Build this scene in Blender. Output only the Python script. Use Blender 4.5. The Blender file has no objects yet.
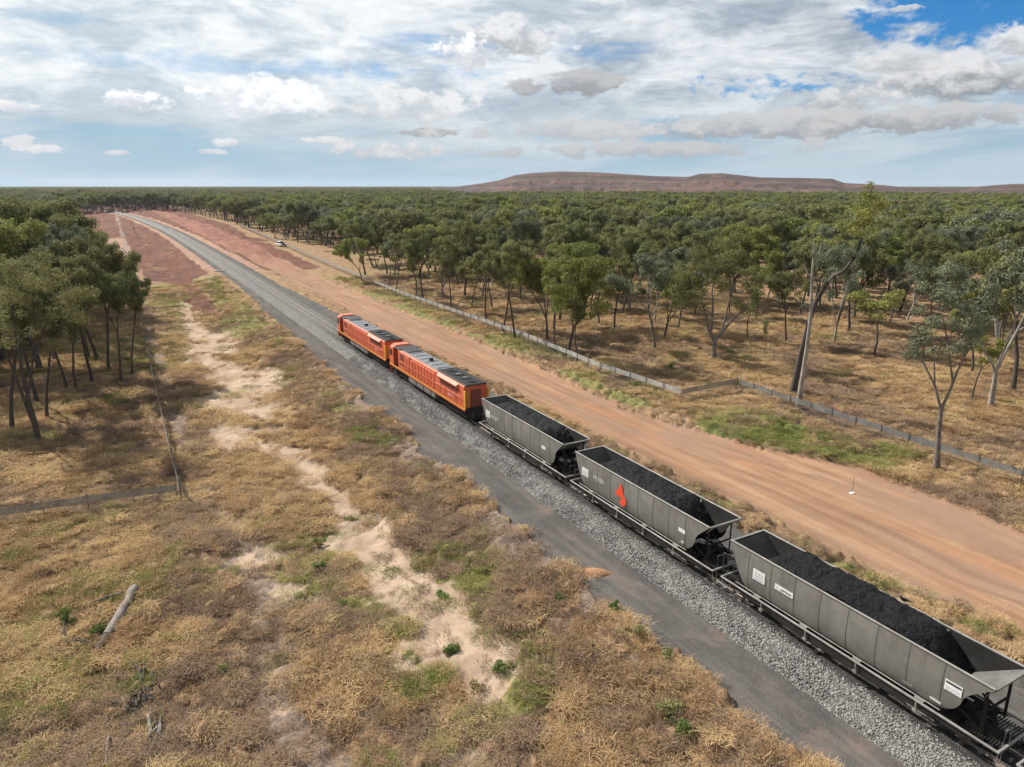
import bpy, math, random
import numpy as np
from mathutils import Vector, Matrix
R = math.radians
scene = bpy.context.scene

# ------------------------------------------------------------------ camera
CAMZ = 23.86
FPX, CX, CY, HORIZ, VX = 700.0, 512.0, 383.5, 186.0, 108.0
PITCH = math.atan((CY - HORIZ) / FPX)
YAW = math.atan((CX - VX) / math.hypot(FPX, CY - HORIZ))
cam = bpy.data.cameras.new("camera")
cam_o = bpy.data.objects.new("camera", cam)
scene.collection.objects.link(cam_o)
cam_o.location = (0, 0, CAMZ)
cam_o.rotation_euler = (math.pi / 2 - PITCH, 0, -YAW)
cam.sensor_width = 36.0
cam.lens = FPX / 1024 * 36
cam.clip_start = 0.5
cam.clip_end = 60000
scene.camera = cam_o
scene.render.resolution_x, scene.render.resolution_y = 1024, 767

# ------------------------------------------------------------------ colour management, sun, sky
scene.view_settings.view_transform = 'Standard'
scene.view_settings.look = 'None'
scene.view_settings.exposure = 0.62
scene.view_settings.gamma = 1.0
scene.view_settings.use_curve_mapping = False
SUN_EL, SUN_AZ = 41.0, -24.0            # the sun stands ahead and to the left of the railway line
SUN_STRENGTH = 5.0
sl = bpy.data.lights.new("sun", 'SUN')
sl.energy = SUN_STRENGTH
sl.angle = R(0.55)
sl.color = (1.0, 0.94, 0.86)
so = bpy.data.objects.new("sun", sl)
scene.collection.objects.link(so)
sd = Vector((math.sin(R(SUN_AZ)) * math.cos(R(SUN_EL)), math.cos(R(SUN_AZ)) * math.cos(R(SUN_EL)), math.sin(R(SUN_EL))))
so.rotation_euler = sd.to_track_quat('Z', 'Y').to_euler()
so.location = (0, 0, 80)

class NT:
    """small helper for writing node trees"""
    def __init__(s, tree):
        s.t = tree; s.n = tree.nodes; s.l = tree.links
    def new(s, typ, ins=None, **props):
        n = s.n.new(typ)
        for k, v in props.items(): setattr(n, k, v)
        for k, v in (ins or {}).items():
            sock = n.inputs[k]
            if isinstance(v, bpy.types.NodeSocket): s.l.new(v, sock)
            else: sock.default_value = v
        return n
    def math(s, op, a, b=None, c=None, clamp=False):
        n = s.n.new('ShaderNodeMath'); n.operation = op; n.use_clamp = clamp
        for i, v in enumerate((a, b, c)):
            if v is None: continue
            if isinstance(v, bpy.types.NodeSocket): s.l.new(v, n.inputs[i])
            else: n.inputs[i].default_value = v
        return n.outputs[0]
    def mix(s, f, a, b, mode='MIX'):
        n = s.n.new('ShaderNodeMix'); n.data_type = 'RGBA'; n.blend_type = mode
        for sock, v in ((n.inputs[0], f), (n.inputs[6], a), (n.inputs[7], b)):
            if isinstance(v, bpy.types.NodeSocket): s.l.new(v, sock)
            elif isinstance(v, (tuple, list)): sock.default_value = (*v[:3], 1)
            else: sock.default_value = v
        return n.outputs[2]
    def smooth(s, v, lo, hi, a=0.0, b=1.0):
        n = s.n.new('ShaderNodeMapRange'); n.interpolation_type = 'SMOOTHSTEP'
        s.l.new(v, n.inputs[0])
        for i, x in zip((1, 2, 3, 4), (lo, hi, a, b)): n.inputs[i].default_value = x
        return n.outputs[0]
    def noise(s, vec, scale, detail=4, rough=0.55, dist=0.0, typ='FBM'):
        n = s.n.new('ShaderNodeTexNoise')
        n.inputs['Scale'].default_value = scale; n.inputs['Detail'].default_value = detail
        n.inputs['Roughness'].default_value = rough; n.inputs['Distortion'].default_value = dist
        if vec is not None: s.l.new(vec, n.inputs['Vector'])
        return n.outputs[0]
    def map(s, vec, scale=(1, 1, 1), loc=(0, 0, 0), rot=(0, 0, 0)):
        n = s.n.new('ShaderNodeMapping'); s.l.new(vec, n.inputs[0])
        n.inputs['Scale'].default_value = scale; n.inputs['Location'].default_value = loc
        n.inputs['Rotation'].default_value = rot
        return n.outputs[0]

def ray_dir(u, v):
    r = u - CX
    d = (v - CY) * math.cos(PITCH) + FPX * math.sin(PITCH)
    w = FPX * math.cos(PITCH) - (v - CY) * math.sin(PITCH)
    return Vector((r * math.cos(YAW) + w * math.sin(YAW), -r * math.sin(YAW) + w * math.cos(YAW), -d)).normalized()

world = bpy.data.worlds.new("World"); scene.world = world
world.use_nodes = True
T = NT(world.node_tree)
T.n.clear()
sky = T.new('ShaderNodeTexSky', sky_type='NISHITA', sun_disc=False, sun_elevation=R(SUN_EL), sun_rotation=R(SUN_AZ),
            altitude=200.0, air_density=1.0, dust_density=0.8, ozone_density=1.0)
tc = T.new('ShaderNodeTexCoord')
dirv = tc.outputs['Generated']
sep = T.new('ShaderNodeSeparateXYZ', {0: dirv})
dx, dy, dz = sep.outputs
zc = T.math('MAXIMUM', dz, 0.0)
az = T.math('ARCTAN2', dx, dy)
el = T.math('ARCSINE', dz)
# cloud deck coordinates: direction projected on a flat layer
inv = T.math('DIVIDE', 1.0, T.math('ADD', zc, 0.045))
plane = T.new('ShaderNodeCombineXYZ', {0: T.math('MULTIPLY', dx, inv), 1: T.math('MULTIPLY', dy, inv), 2: 0.0}).outputs[0]
angv = T.new('ShaderNodeCombineXYZ', {0: az, 1: el, 2: 0.0}).outputs[0]
big = T.noise(T.map(plane, (1, 1, 1), (3.1, 1.7, 0)), 0.55, 6, 0.6, 0.6)
streak = T.noise(T.map(angv, (1.3, 7.5, 1), (0.4, 0.3, 0)), 2.2, 7, 0.58, 0.5)
wisp = T.noise(T.map(angv, (3.0, 9.0, 1), (2.4, 5.3, 0)), 3.5, 8, 0.62, 0.9)
mack = T.noise(T.map(plane, (1, 1, 1), (0, 0, 0), (0, 0, 0.6)), 5.5, 5, 0.6, 0.4)
edge = T.noise(T.map(angv, (1, 1.5, 1)), 14.0, 6, 0.6, 0.3)
vfine = T.noise(T.map(angv, (1, 1.5, 1), (2, 9, 0)), 85.0, 5, 0.6, 0.2)
fine = T.noise(T.map(angv, (1, 1.6, 1), (7, 3, 0)), 34.0, 5, 0.6, 0.2)

def azel(u, v):
    d = ray_dir(u, v)
    return math.atan2(d.x, d.y), math.asin(d.z)
def blob(u, v, wu, wv, amp=0.9):
    """ellipse on the sky dome, ragged by noise; positive inside"""
    a0, e0 = azel(u, v); a1, _ = azel(u + wu, v); _, e1 = azel(u, v - wv)
    A = T.math('DIVIDE', T.math('SUBTRACT', az, a0), abs(a1 - a0))
    E = T.math('DIVIDE', T.math('SUBTRACT', el, e0), abs(e1 - e0))
    q = T.math('ADD', T.math('MULTIPLY', A, A), T.math('MULTIPLY', E, E))
    f = T.math('SUBTRACT', 1.0, q)
    small = wu < 45
    f = T.math('ADD', f, T.math('MULTIPLY', T.math('SUBTRACT', fine if small else edge, 0.5), 7.5 * amp))
    f = T.math('ADD', f, T.math('MULTIPLY', T.math('SUBTRACT', vfine if small else fine, 0.5), 5.5 * amp))
    return f, E

# base: blue sky of the sky texture, deepened a little where clear
skyc = T.mix(1.0, sky.outputs[0], (0.20, 0.72, 1.25), 'MULTIPLY')
scl = T.new('ShaderNodeVectorMath', {0: skyc}, operation='SCALE'); scl.inputs['Scale'].default_value = 0.085
blue = scl.outputs[0]
# hole in the overcast: the deep blue patches to the right
hole1, _ = blob(962, 2, 120, 54, 0.45)
hole2, _ = blob(760, 88, 110, 14, 0.75)
hole3, _ = blob(700, 122, 80, 8, 0.75)
hole4, _ = blob(250, 66, 230, 11, 0.6)
hole5, _ = blob(60, 18, 60, 10, 0.6)
holes = T.math('MAXIMUM', T.math('MAXIMUM', T.smooth(hole1, -0.2, 0.7), T.math('MULTIPLY', T.smooth(hole2, -0.1, 1.0), 0.9)),
               T.math('MAXIMUM', T.math('MULTIPLY', T.smooth(hole3, 0.0, 1.2), 0.7),
                      T.math('MAXIMUM', T.math('MULTIPLY', T.smooth(hole4, -0.4, 1.6), 0.5), T.math('MULTIPLY', T.smooth(hole5, 0, 1.4), 0.5))))
low = T.smooth(el, 0.0, 0.13)           # near the horizon the deck thins to streaks
cover = T.math('ADD', T.smooth(streak, 0.27, 0.55), T.math('MULTIPLY', T.smooth(big, 0.35, 0.6), low))
cover = T.math('ADD', T.math('MULTIPLY', cover, 0.55), T.math('MULTIPLY', low, 0.56))
cover = T.math('ADD', cover, T.math('MULTIPLY', T.math('SUBTRACT', mack, 0.5), T.math('MULTIPLY', low, 0.75)), clamp=True)
cover = T.math('MULTIPLY', cover, T.math('SUBTRACT', 1.0, holes), clamp=True)
cover = T.math('MULTIPLY', cover, 0.97)
# brightness of the deck: white towards the sun (left), greyer to the right
sunward = T.math('ADD', T.math('MULTIPLY', dx, float(sd.x)), T.math('ADD', T.math('MULTIPLY', dy, float(sd.y)), T.math('MULTIPLY', dz, float(sd.z))))
lit = T.smooth(sunward, 0.15, 0.95)
puff = T.noise(T.map(angv, (1, 2.6, 1), (4.2, 1.1, 0)), 7.0, 9, 0.62, 0.35)
tex = T.math('ADD', T.math('MULTIPLY', T.smooth(puff, 0.38, 0.60), 0.62), T.math('ADD', T.math('MULTIPLY', T.smooth(wisp, 0.3, 0.7), 0.20), T.math('MULTIPLY', T.smooth(mack, 0.3, 0.7), 0.18)))
grey = T.mix(tex, (0.25, 0.31, 0.38), (0.80, 0.83, 0.85))
white = T.mix(tex, (0.47, 0.57, 0.66), (1.04, 1.05, 1.04))
deck = T.mix(T.math('MULTIPLY', lit, low), grey, white)
horizon_tint = T.mix(T.smooth(streak, 0.3, 0.65), (0.36, 0.48, 0.57), (0.62, 0.68, 0.71))
deck = T.mix(T.smooth(el, 0.02, 0.15), horizon_tint, deck)
blue = T.mix(T.smooth(sunward, 0.55, 0.85), blue, (0.30, 0.49, 0.66))
blue2 = T.mix(T.smooth(el, 0.0, 0.14), (0.36, 0.52, 0.64), blue)
col = T.mix(cover, blue2, deck)
# heaped clouds low over the horizon, white tops and grey bases
for (u, v, wu, wv, a, topc, basec) in (
        (135, 100, 42, 11, .45, 1.05, .70), (268, 98, 66, 25, .5, 1.12, .74), (15, 106, 30, 7, .5, .88, .66), (40, 149, 26, 6, .5, .80, .62),
        (20, 141, 20, 7, .5, .76, .62), (226, 143, 20, 5, .4, .82, .64), (325, 141, 22, 5, .45, .78, .62), (210, 152, 22, 3, .4, .72, .6),
        (120, 153, 18, 3, .4, .7, .58), (385, 150, 60, 10, .6, .74, .52), (430, 132, 34, 5, .4, .45, .34), (400, 105, 75, 20, .6, .85, .6),
        (505, 40, 60, 26, .55, .84, .38), (470, 52, 34, 20, .5, 1.05, .6),
        (972, 74, 130, 27, .5, .78, .28), (1018, 40, 34, 20, .4, .82, .48), (900, 60, 50, 14, .5, .76, .46), (850, 98, 60, 16, .6, .74, .44), (780, 125, 150, 16, .7, .60, .34), (930, 118, 150, 14, .7, .56, .32), (575, 84, 70, 13, .6, .50, .28),
        (906, 8, 22, 4, .5, .7, .55), (560, 130, 120, 12, .7, .62, .5), (640, 150, 200, 9, .7, .56, .44)):
    f, E = blob(u, v, wu, wv, a)
    m = T.smooth(f, 0.0, 0.75)
    sh = T.smooth(T.math('ADD', E, T.math('ADD', T.math('MULTIPLY', T.math('SUBTRACT', edge, 0.5), 3.0), T.math('MULTIPLY', T.math('SUBTRACT', fine, 0.5), 4.0))), -0.9, 0.8)
    cc = T.mix(sh, (basec * .94, basec * .98, basec * 1.05), (topc, topc, topc * 1.01))
    col = T.mix(T.math('MULTIPLY', m, 0.88), col, cc)
bg = T.new('ShaderNodeBackground', {'Color': col, 'Strength': 0.70})
out = T.new('ShaderNodeOutputWorld', {0: bg.outputs[0]})
world.cycles.sampling_method = 'MANUAL'
world.cycles.sample_map_resolution = 512

# ------------------------------------------------------------------ render settings
scene.render.engine = 'CYCLES'
scene.cycles.max_bounces = 6
scene.cycles.diffuse_bounces = 2
scene.cycles.transparent_max_bounces = 8

# ------------------------------------------------------------------ object helpers
def link(o, parent=None):
    scene.collection.objects.link(o)
    if parent is not None: o.parent = parent
    return o
def tag(o, label=None, cat=None, group=None, kind=None):
    if label: o['label'] = label
    if cat: o['category'] = cat
    if group: o['group'] = group
    if kind: o['kind'] = kind
    return o
def empty(name, loc=(0, 0, 0), rz=0.0, scale=1.0):
    o = bpy.data.objects.new(name, None); link(o)
    o.location = loc; o.rotation_euler = (0, 0, rz); o.scale = (scale,) * 3
    o.empty_display_size = 0.3
    return o
def mesh_np(name, verts, faces=None, mat=None, smooth=False, mats=None, midx=None):
    """verts Nx3, faces list of arrays with equal width or list of lists"""
    me = bpy.data.meshes.new(name)
    verts = np.asarray(verts, dtype=np.float32)
    if isinstance(faces, np.ndarray):
        k = faces.shape[1]
        me.vertices.add(len(verts)); me.vertices.foreach_set('co', verts.ravel())
        me.loops.add(faces.size); me.loops.foreach_set('vertex_index', faces.ravel().astype(np.int32))
        me.polygons.add(len(faces))
        me.polygons.foreach_set('loop_start', (np.arange(len(faces)) * k).astype(np.int32))
        me.polygons.foreach_set('loop_total', np.full(len(faces), k, dtype=np.int32))
        me.update(calc_edges=True)
    else:
        me.from_pydata([tuple(map(float, v)) for v in verts], [], faces); me.update()
    for m in (mats or ([mat] if mat else [])): me.materials.append(m)
    if midx is not None: me.polygons.foreach_set('material_index', np.asarray(midx, dtype=np.int32))
    if smooth: me.polygons.foreach_set('use_smooth', np.ones(len(me.polygons), dtype=bool))
    return me
def attach(name, me, parent=None, loc=(0, 0, 0)):
    o = bpy.data.objects.new(name, me); link(o, parent); o.location = loc
    return o

class MB:
    """collects boxes, tubes, plates; build() links them as ONE mesh object"""
    def __init__(s): s.v = []; s.f = []
    def raw(s, vs, fs):
        b = len(s.v); s.v += [tuple(v) for v in vs]; s.f += [[i + b for i in f] for f in fs]; return s
    def box(s, x0, x1, y0, y1, z0, z1, bev=0.0):
        if bev <= 0:
            vs = [(x, y, z) for z in (z0, z1) for y in (y0, y1) for x in (x0, x1)]
            return s.raw(vs, [[0, 2, 3, 1], [4, 5, 7, 6], [0, 1, 5, 4], [2, 6, 7, 3], [0, 4, 6, 2], [1, 3, 7, 5]])
        b = min(bev, (x1 - x0) * .45, (y1 - y0) * .45, (z1 - z0) * .45)
        def ring(z, i): return [(x0 + i, y0 + b + 0, z), (x0 + b, y0 + i, z), (x1 - b, y0 + i, z), (x1 - i, y0 + b, z), (x1 - i, y1 - b, z), (x1 - b, y1 - i, z), (x0 + b, y1 - i, z), (x0 + i, y1 - b, z)]
        return s.loft([ring(z0, b), ring(z0 + b, 0), ring(z1 - b, 0), ring(z1, b)])
    def loft(s, rings, cap=True, closed=True):
        b = len(s.v); n = len(rings[0])
        for r in rings: s.v += [tuple(p) for p in r]
        for k in range(len(rings) - 1):
            for i in range(n if closed else n - 1):
                j = (i + 1) % n
                s.f.append([b + k * n + i, b + k * n + j, b + (k + 1) * n + j, b + (k + 1) * n + i])
        if cap:
            s.f.append([b + i for i in range(n)][::-1]); s.f.append([b + (len(rings) - 1) * n + i for i in range(n)])
        return s
    def tube(s, pts, rad, n=8, cap=True):
        pts = [Vector(p) for p in pts]
        rads = rad if isinstance(rad, (list, tuple)) else [rad] * len(pts)
        rings = []
        for i, p in enumerate(pts):
            d = (pts[min(i + 1, len(pts) - 1)] - pts[max(i - 1, 0)]).normalized()
            a = d.orthogonal().normalized() if abs(d.z) > .9 else d.cross(Vector((0, 0, 1))).normalized()
            c = d.cross(a).normalized()
            rings.append([p + (a * math.cos(t) + c * math.sin(t)) * rads[i] for t in [2 * math.pi * k / n for k in range(n)]])
        return s.loft(rings, cap)
    def bar(s, p, q, w, h):
        p, q = Vector(p), Vector(q); d = (q - p).normalized()
        a = d.cross(Vector((0, 0, 1)))
        a = Vector((1, 0, 0)) if a.length < 1e-3 else a.normalized()
        c = a.cross(d).normalized()
        rings = [[pt + a * (sx * w / 2) + c * (sz * h / 2) for sx, sz in ((-1, -1), (1, -1), (1, 1), (-1, 1))] for pt in (p, q)]
        return s.loft(rings)
    def plate(s, pts, nrm, t):
        """thick polygon"""
        n = Vector(nrm).normalized() * t
        a = [Vector(p) for p in pts]; b = [p + n for p in a]
        return s.loft([a, b])
    def lathe(s, c, axis, prof, n=20):
        """prof: list of (distance along axis, radius)"""
        ax = {'x': Vector((1, 0, 0)), 'y': Vector((0, 1, 0)), 'z': Vector((0, 0, 1))}[axis]
        u = Vector((0, 0, 1)) if axis != 'z' else Vector((1, 0, 0)); w = ax.cross(u)
        c = Vector(c)
        return s.loft([[c + ax * h + (u * math.cos(2 * math.pi * k / n) + w * math.sin(2 * math.pi * k / n)) * max(r, 1e-3) for k in range(n)] for h, r in prof])
    def mesh(s, name, mat, smooth=False):
        me = mesh_np(name, s.v, s.f, mat, False)
        import bmesh
        bm = bmesh.new(); bm.from_mesh(me); bmesh.ops.recalc_face_normals(bm, faces=bm.faces); bm.to_mesh(me); bm.free()
        if smooth:
            me.polygons.foreach_set('use_smooth', np.ones(len(me.polygons), dtype=bool))
            try: me.set_sharp_from_angle(angle=R(35))
            except Exception: pass
        return me
    def build(s, name, mat, parent=None, smooth=False):
        return attach(name, s.mesh(name, mat, smooth), parent)

# ------------------------------------------------------------------ numpy noise
_rs = np.random.RandomState(7)
_P = _rs.rand(512, 512).astype(np.float64)
def vnoise(x, y, s=0):
    x = np.asarray(x, float) + 37.7 * s; y = np.asarray(y, float) + 91.3 * s
    xi = np.floor(x).astype(np.int64); yi = np.floor(y).astype(np.int64)
    fx = x - xi; fy = y - yi
    fx = fx * fx * (3 - 2 * fx); fy = fy * fy * (3 - 2 * fy)
    g = lambda i, j: _P[(xi + i + s * 13) & 511, (yi + j + s * 29) & 511]
    return (g(0, 0) * (1 - fx) + g(1, 0) * fx) * (1 - fy) + (g(0, 1) * (1 - fx) + g(1, 1) * fx) * fy
def fbm(x, y, scale, oct=4, s=0):
    v = 0; a = 0.5; t = 0
    for k in range(oct):
        v = v + a * vnoise(x / scale * 2 ** k, y / scale * 2 ** k, s + k); t += a; a *= 0.5
    return v / t
def sstep(x, lo, hi):
    t = np.clip((x - lo) / (hi - lo), 0, 1); return t * t * (3 - 2 * t)
# ------------------------------------------------------------------ lie of the land
_TY = [-400, 150, 217, 299, 397, 465, 533, 590, 651, 700, 750, 820, 900, 1100]
_TX = [30.95, 30.95, 30.8, 30.3, 29.0, 27.2, 24.0, 21.3, 17.5, 13.5, 8.5, 0.0, -12.0, -55.0]
def trackx(Y):
    return np.interp(Y, _TY, _TX)
_S = [-400, -17.5, -16, -9.0, -7.8, -3.4, 3.4, 8.0, 9.2, 13.0, 400]
_Z = [-3.0, -3.0, -2.9, -1.35, -1.05, -0.97, -0.97, -1.05, -1.15, -1.5, -1.5]
def base_h(X, Y):
    s = np.asarray(X, float) - trackx(Y)
    h = np.interp(s, _S, _Z)
    far = sstep(np.asarray(Y, float), 240, 420)     # far formation sits in a broad red cutting
    bank = np.interp(s, [-60, -34, -20, -12, -7, 7, 12, 24, 40, 60], [0, 0, .6, 1.1, 0, 0, 2.2, 2.8, 1.2, 0])
    return h + bank * far * 0.7
def at(u, v, dz=0.0):
    """the point of the ground that a measured sight line meets"""
    d = ray_dir(u, v); z = -2.0
    for _ in range(12):
        t = (z + dz - CAMZ) / d.z; z = float(base_h(d.x * t, d.y * t))
    return d.x * t, d.y * t, z
def height_at(u, vbase, vtop):
    X, Y, z = at(u, vbase); d = ray_dir(u, vtop)
    return CAMZ + d.z * math.hypot(X, Y) / math.hypot(d.x, d.y) - z
def edge_fn(pts):
    w = sorted(((at(u, v)[1], at(u, v)[0]) for u, v in pts))
    ys = [a for a, _ in w]; xs = [b for _, b in w]
    return lambda Y: np.interp(Y, ys, xs)
road_L = edge_fn([(1050, 645), (1024, 633), (989, 616), (909, 592), (815, 544), (724, 500), (660, 468), (600, 438), (492, 383), (443, 359), (392, 336), (349, 312), (275, 272), (235, 252), (205, 238), (185, 226), (160, 216)])
road_R = edge_fn([(1060, 556), (1024, 532), (960, 505), (860, 467), (760, 449), (665, 423), (624, 410), (537, 367), (443, 328), (380, 303), (318, 277), (262, 247), (235, 235), (205, 224), (180, 216)])
sand_strips = [   # (left edge, right edge) traced on the ground
    (edge_fn([(178, 300), (186, 323), (193, 353), (206, 379), (213, 413), (222, 452)]), edge_fn([(184, 300), (206, 330), (233, 346), (252, 369), (266, 393), (274, 420), (268, 452)]), (452, 300), 0.74),
    (edge_fn([(218, 440), (262, 452), (285, 480), (330, 520), (352, 555), (384, 600), (432, 650), (455, 700), (470, 760)]),
     edge_fn([(262, 440), (305, 450), (330, 478), (385, 520), (418, 560), (440, 600), (488, 650), (530, 700), (600, 760)]), (790, 440), 0.64),
]
grey_strips = [
    (edge_fn([(180, 470), (205, 505), (222, 540), (232, 590), (245, 640), (262, 700), (280, 780)]),
     edge_fn([(200, 470), (236, 505), (258, 540), (275, 590), (300, 640), (318, 700), (345, 780)]), 0.5),
]
_fence_pts_left = [(130.5, 265), (152, 373), (165, 430), (181, 498)]
def in_strip(X, Y, fl, fr, soft):
    a, b = fl(Y), fr(Y)
    c = (a + b) / 2; w = np.maximum((b - a) / 2, 0.3) * 1.2
    return 1 - np.abs(X - c) / w        # 1 centre, 0 edge, negative outside
def fields(X, Y, detail=True):
    X = np.asarray(X, float); Y = np.asarray(Y, float)
    n1 = fbm(X, Y, 3.2, 4, 1) - .5; n2 = fbm(X, Y, 9.0, 4, 2) - .5; n3 = fbm(X, Y, 1.1, 3, 3) - .5
    nb = fbm(X, Y, 30.0, 3, 4) - .5
    s = X - trackx(Y)
    F = {}
    yy0 = at(0, 440)[1]
    sand = np.zeros_like(X)
    for k, (fl, fr, rng, amt) in enumerate(sand_strips):
        m = in_strip(X, Y, fl, fr, 0)
        ya, yb = at(250, rng[0])[1], at(200, rng[1])[1]
        m = m - 3 * (1 - sstep(Y, ya - 4, ya + 2)) - 3 * sstep(Y, yb - 4, yb + 8)
        sand = np.maximum(sand, sstep(m + (n1 * 2.6 + n2 * 1.8 + n3 * 1.2), -.5 + (1 - amt) * .9, .25 + (1 - amt) * .9))
    # (edge of bare ground broken by tussocks)
    sand = sand * (.68 + .6 * sstep(fbm(X, Y, 1.3, 3, 14), .32, .5))
    sand = np.clip(sand, 0, 1)
    # scattered bare pale patches left of the strip
    near_l = sstep(X, 1.5, 4) * (1 - sstep(X, 13, 16)) * (1 - sstep(Y, 95, 130))
    sand = np.maximum(sand, near_l * sstep(n1 + n2 * .8 + n3 * .6, .13, .26) * .75)
    grey = np.zeros_like(X); F['sand'] = sand
    for fl, fr, amt in grey_strips:
        m = in_strip(X, Y, fl, fr, 0)
        grey = np.maximum(grey, sstep(m + (n1 * 2.4 + n2 * 1.4 + n3 * 1.4), -.25, .55))
    near_t = sstep(s, -11.5, -8.2) * (1 - sstep(s, -7.8, -7.2)) * (1 - sstep(Y, 45, 140) * .7)
    grey = np.maximum(grey, near_t * sstep(n1 * 1.2 + n2 + n3 * .6, -.22, .2))
    F['grey'] = grey
    # green
    g = sstep(n2 * 1.2 + n1 * .8, .03, .24) * .8
    side = 1 - sstep(s, -13.5, -8)
    g = g * (0.5 + side * .5)
    rl, rr = road_L(Y), road_R(Y)
    verge = sstep(X, rr - .5, rr + 1.5) * (1 - sstep(X, rr + 6.5, rr + 10)) * (1 - sstep(Y, 150, 260))
    g = np.maximum(g, verge * sstep(n2 + n1 * .8, -.28, .12) * .9)
    gx, gy, _ = at(750, 428); gx2, gy2, _ = at(700, 412)
    lush = np.exp(-(((X - gx) / 6.0) ** 2 + ((Y - gy) / 5.5) ** 2) * 1.1)
    lush = np.maximum(lush, np.exp(-(((X - gx - 1) / 3.2) ** 2 + ((Y - gy + 7) / 6) ** 2)) * .8)
    gap = sstep(s, 7.8, 9) * (1 - sstep(X, rl - 1.6, rl + .2)) * (1 - sstep(Y, 190, 240))
    g = np.maximum(g, gap * sstep(n2 + n1, -.25, .15) * .8)
    xg, yg, _ = at(372, 432)
    slope_g = np.exp(-(((X - xg) / 2.2) ** 2 + ((Y - yg) / 6) ** 2))
    xg, yg, _ = at(312, 560)
    weeds = np.exp(-(((X - xg) / 2.0) ** 2 + ((Y - yg) / 9) ** 2)) * 1.1
    F['lush'] = np.clip(np.maximum(lush * 1.5, np.maximum(slope_g, weeds) * sstep(n1 + n3, -.1, .2)) * (.7 + n1 * 1.6), 0, 1)
    midgreen = sstep(Y, 95, 140) * sstep(s, -18, -10) * (1 - sstep(s, -8.2, -7.4)) * (1 - sstep(Y, 215, 250))
    g = np.maximum(g, midgreen * sstep(n2 + n1, -.25, .2) * .8)
    leftgreen = sstep(X, 3, 6) * (1 - sstep(X, 14, 20)) * sstep(Y, 105, 150) * (1 - sstep(Y, 240, 270))
    g = np.maximum(g, leftgreen * sstep(n2 + n1, -.2, .2) * .8)
    woods = sstep(X, 60, 75) * sstep(Y, 95, 130)
    g = np.maximum(g, woods * sstep(n2 + nb, -.2, .25) * .5)
    g = g * (1 - .35 * (1 - sstep(X, 0, 8)) * (1 - sstep(Y, 70, 110)))
    F['green'] = np.clip(g, 0, 1)
    # brown flank of the embankment
    F['brown'] = np.clip(sstep(s, -14.5, -12) * (1 - sstep(s, -8.6, -7.4)) * (1 - sstep(Y, 85, 120)) * (.62 + 1.2 * n2), 0, 1)
    # pinkish dirt shoulders beside the far formation
    F['pink'] = sstep(Y, 205, 240) * sstep(np.abs(s), 4.6, 5.4) * (1 - sstep(np.abs(s), 7.5 + n1 * 2, 9.0 + n1 * 2)) * (1 - sstep(Y, 800, 900))
    # red earthworks at the far end
    red = sstep(Y + n2 * 26, 214, 236) * sstep(s, -27 + n2 * 4, -22) * (1 - sstep(X, rr + 5 + (Y > 330) * 6, rr + 9 + (Y > 330) * 6))
    red = np.maximum(red, sstep(Y, 395, 470) * sstep(s, -42, -36) * (1 - sstep(X, rr + 10, rr + 20)))
    red = np.maximum(red, sstep(Y, 120, 185) * sstep(s, -20 + n1 * 2, -17) * (1 - sstep(s, -14.5, -12)) * sstep(n1 + n2, -.35, .0))
    red = np.maximum(red, sstep(Y, 150, 230) * sstep(s, 8, 9) * (1 - sstep(X, rl, rl + 1)) * sstep(n2 + (Y - 200) / 120, -.1, .25))
    red = np.where(Y > 1150, 0, red)
    red = red * (1 - .85 * F['pink'])
    red = red * (1 - sstep(X + n2 * 14 + n1 * 5, rr + 3, rr + 12) * (1 - sstep(Y, 420, 520)))
    F['red'] = np.clip(red, 0, 1)
    ox = sstep(Y, 236, 262) * (1 - sstep(Y + n2 * 60, 380, 470)) * sstep(s, -44, -38) * (1 - sstep(s, -27 + n2 * 5, -22))
    F['straw'] = np.clip(ox, 0, 1)
    e = n1 * 1.1 + n3 * .7
    road = np.minimum(X - rl, rr - X) + e
    road = np.where((Y > 1000), -5, road)
    F['roadd'] = road
    hw = np.interp(Y, [100, 190], [7.3, 5.0]); sh = hw - np.abs(s) + (n1 * 2.0 + n3 * .9) * (1 - .6 * sstep(Y, 120, 180))
    sh = np.where(Y > 1000, -5, sh)
    F['shd'] = sh
    F['s'] = s
    F['straw'] = np.maximum(F['straw'], F['pink'] * .8)
    # ruts along the road, 0..1 across it
    F['across'] = np.clip((X - rl) / np.maximum(rr - rl, 1), 0, 1)
    return F

def hummock(X, Y, cell=1.05):
    """tussock mounds: rounded heaps of uneven size, 0..1"""
    X = np.asarray(X, float) + (fbm(X, Y, 1.6, 2, 71) - .5) * .9; Y = np.asarray(Y, float) + (fbm(X, Y, 1.6, 2, 73) - .5) * .9
    xi = np.floor(X / cell).astype(np.int64); yi = np.floor(Y / cell).astype(np.int64)
    best = np.zeros_like(X)
    for i in (-1, 0, 1):
        for j in (-1, 0, 1):
            a, b = (xi + i) & 511, (yi + j) & 511
            cx_ = (xi + i + .5 + (_P[a, b] - .5) * .9) * cell; cy_ = (yi + j + .5 + (_P[b, a] - .5) * .9) * cell
            r = cell * (.38 + .42 * _P[(a * 7 + 3) & 511, (b * 5 + 1) & 511]); k = .45 + .75 * _P[(a * 3 + 9) & 511, (b * 11 + 4) & 511]
            d = np.clip(1 - ((X - cx_) ** 2 + (Y - cy_) ** 2) / r ** 2, 0, 1)
            best = np.maximum(best, k * d ** .7)
    return best
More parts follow.
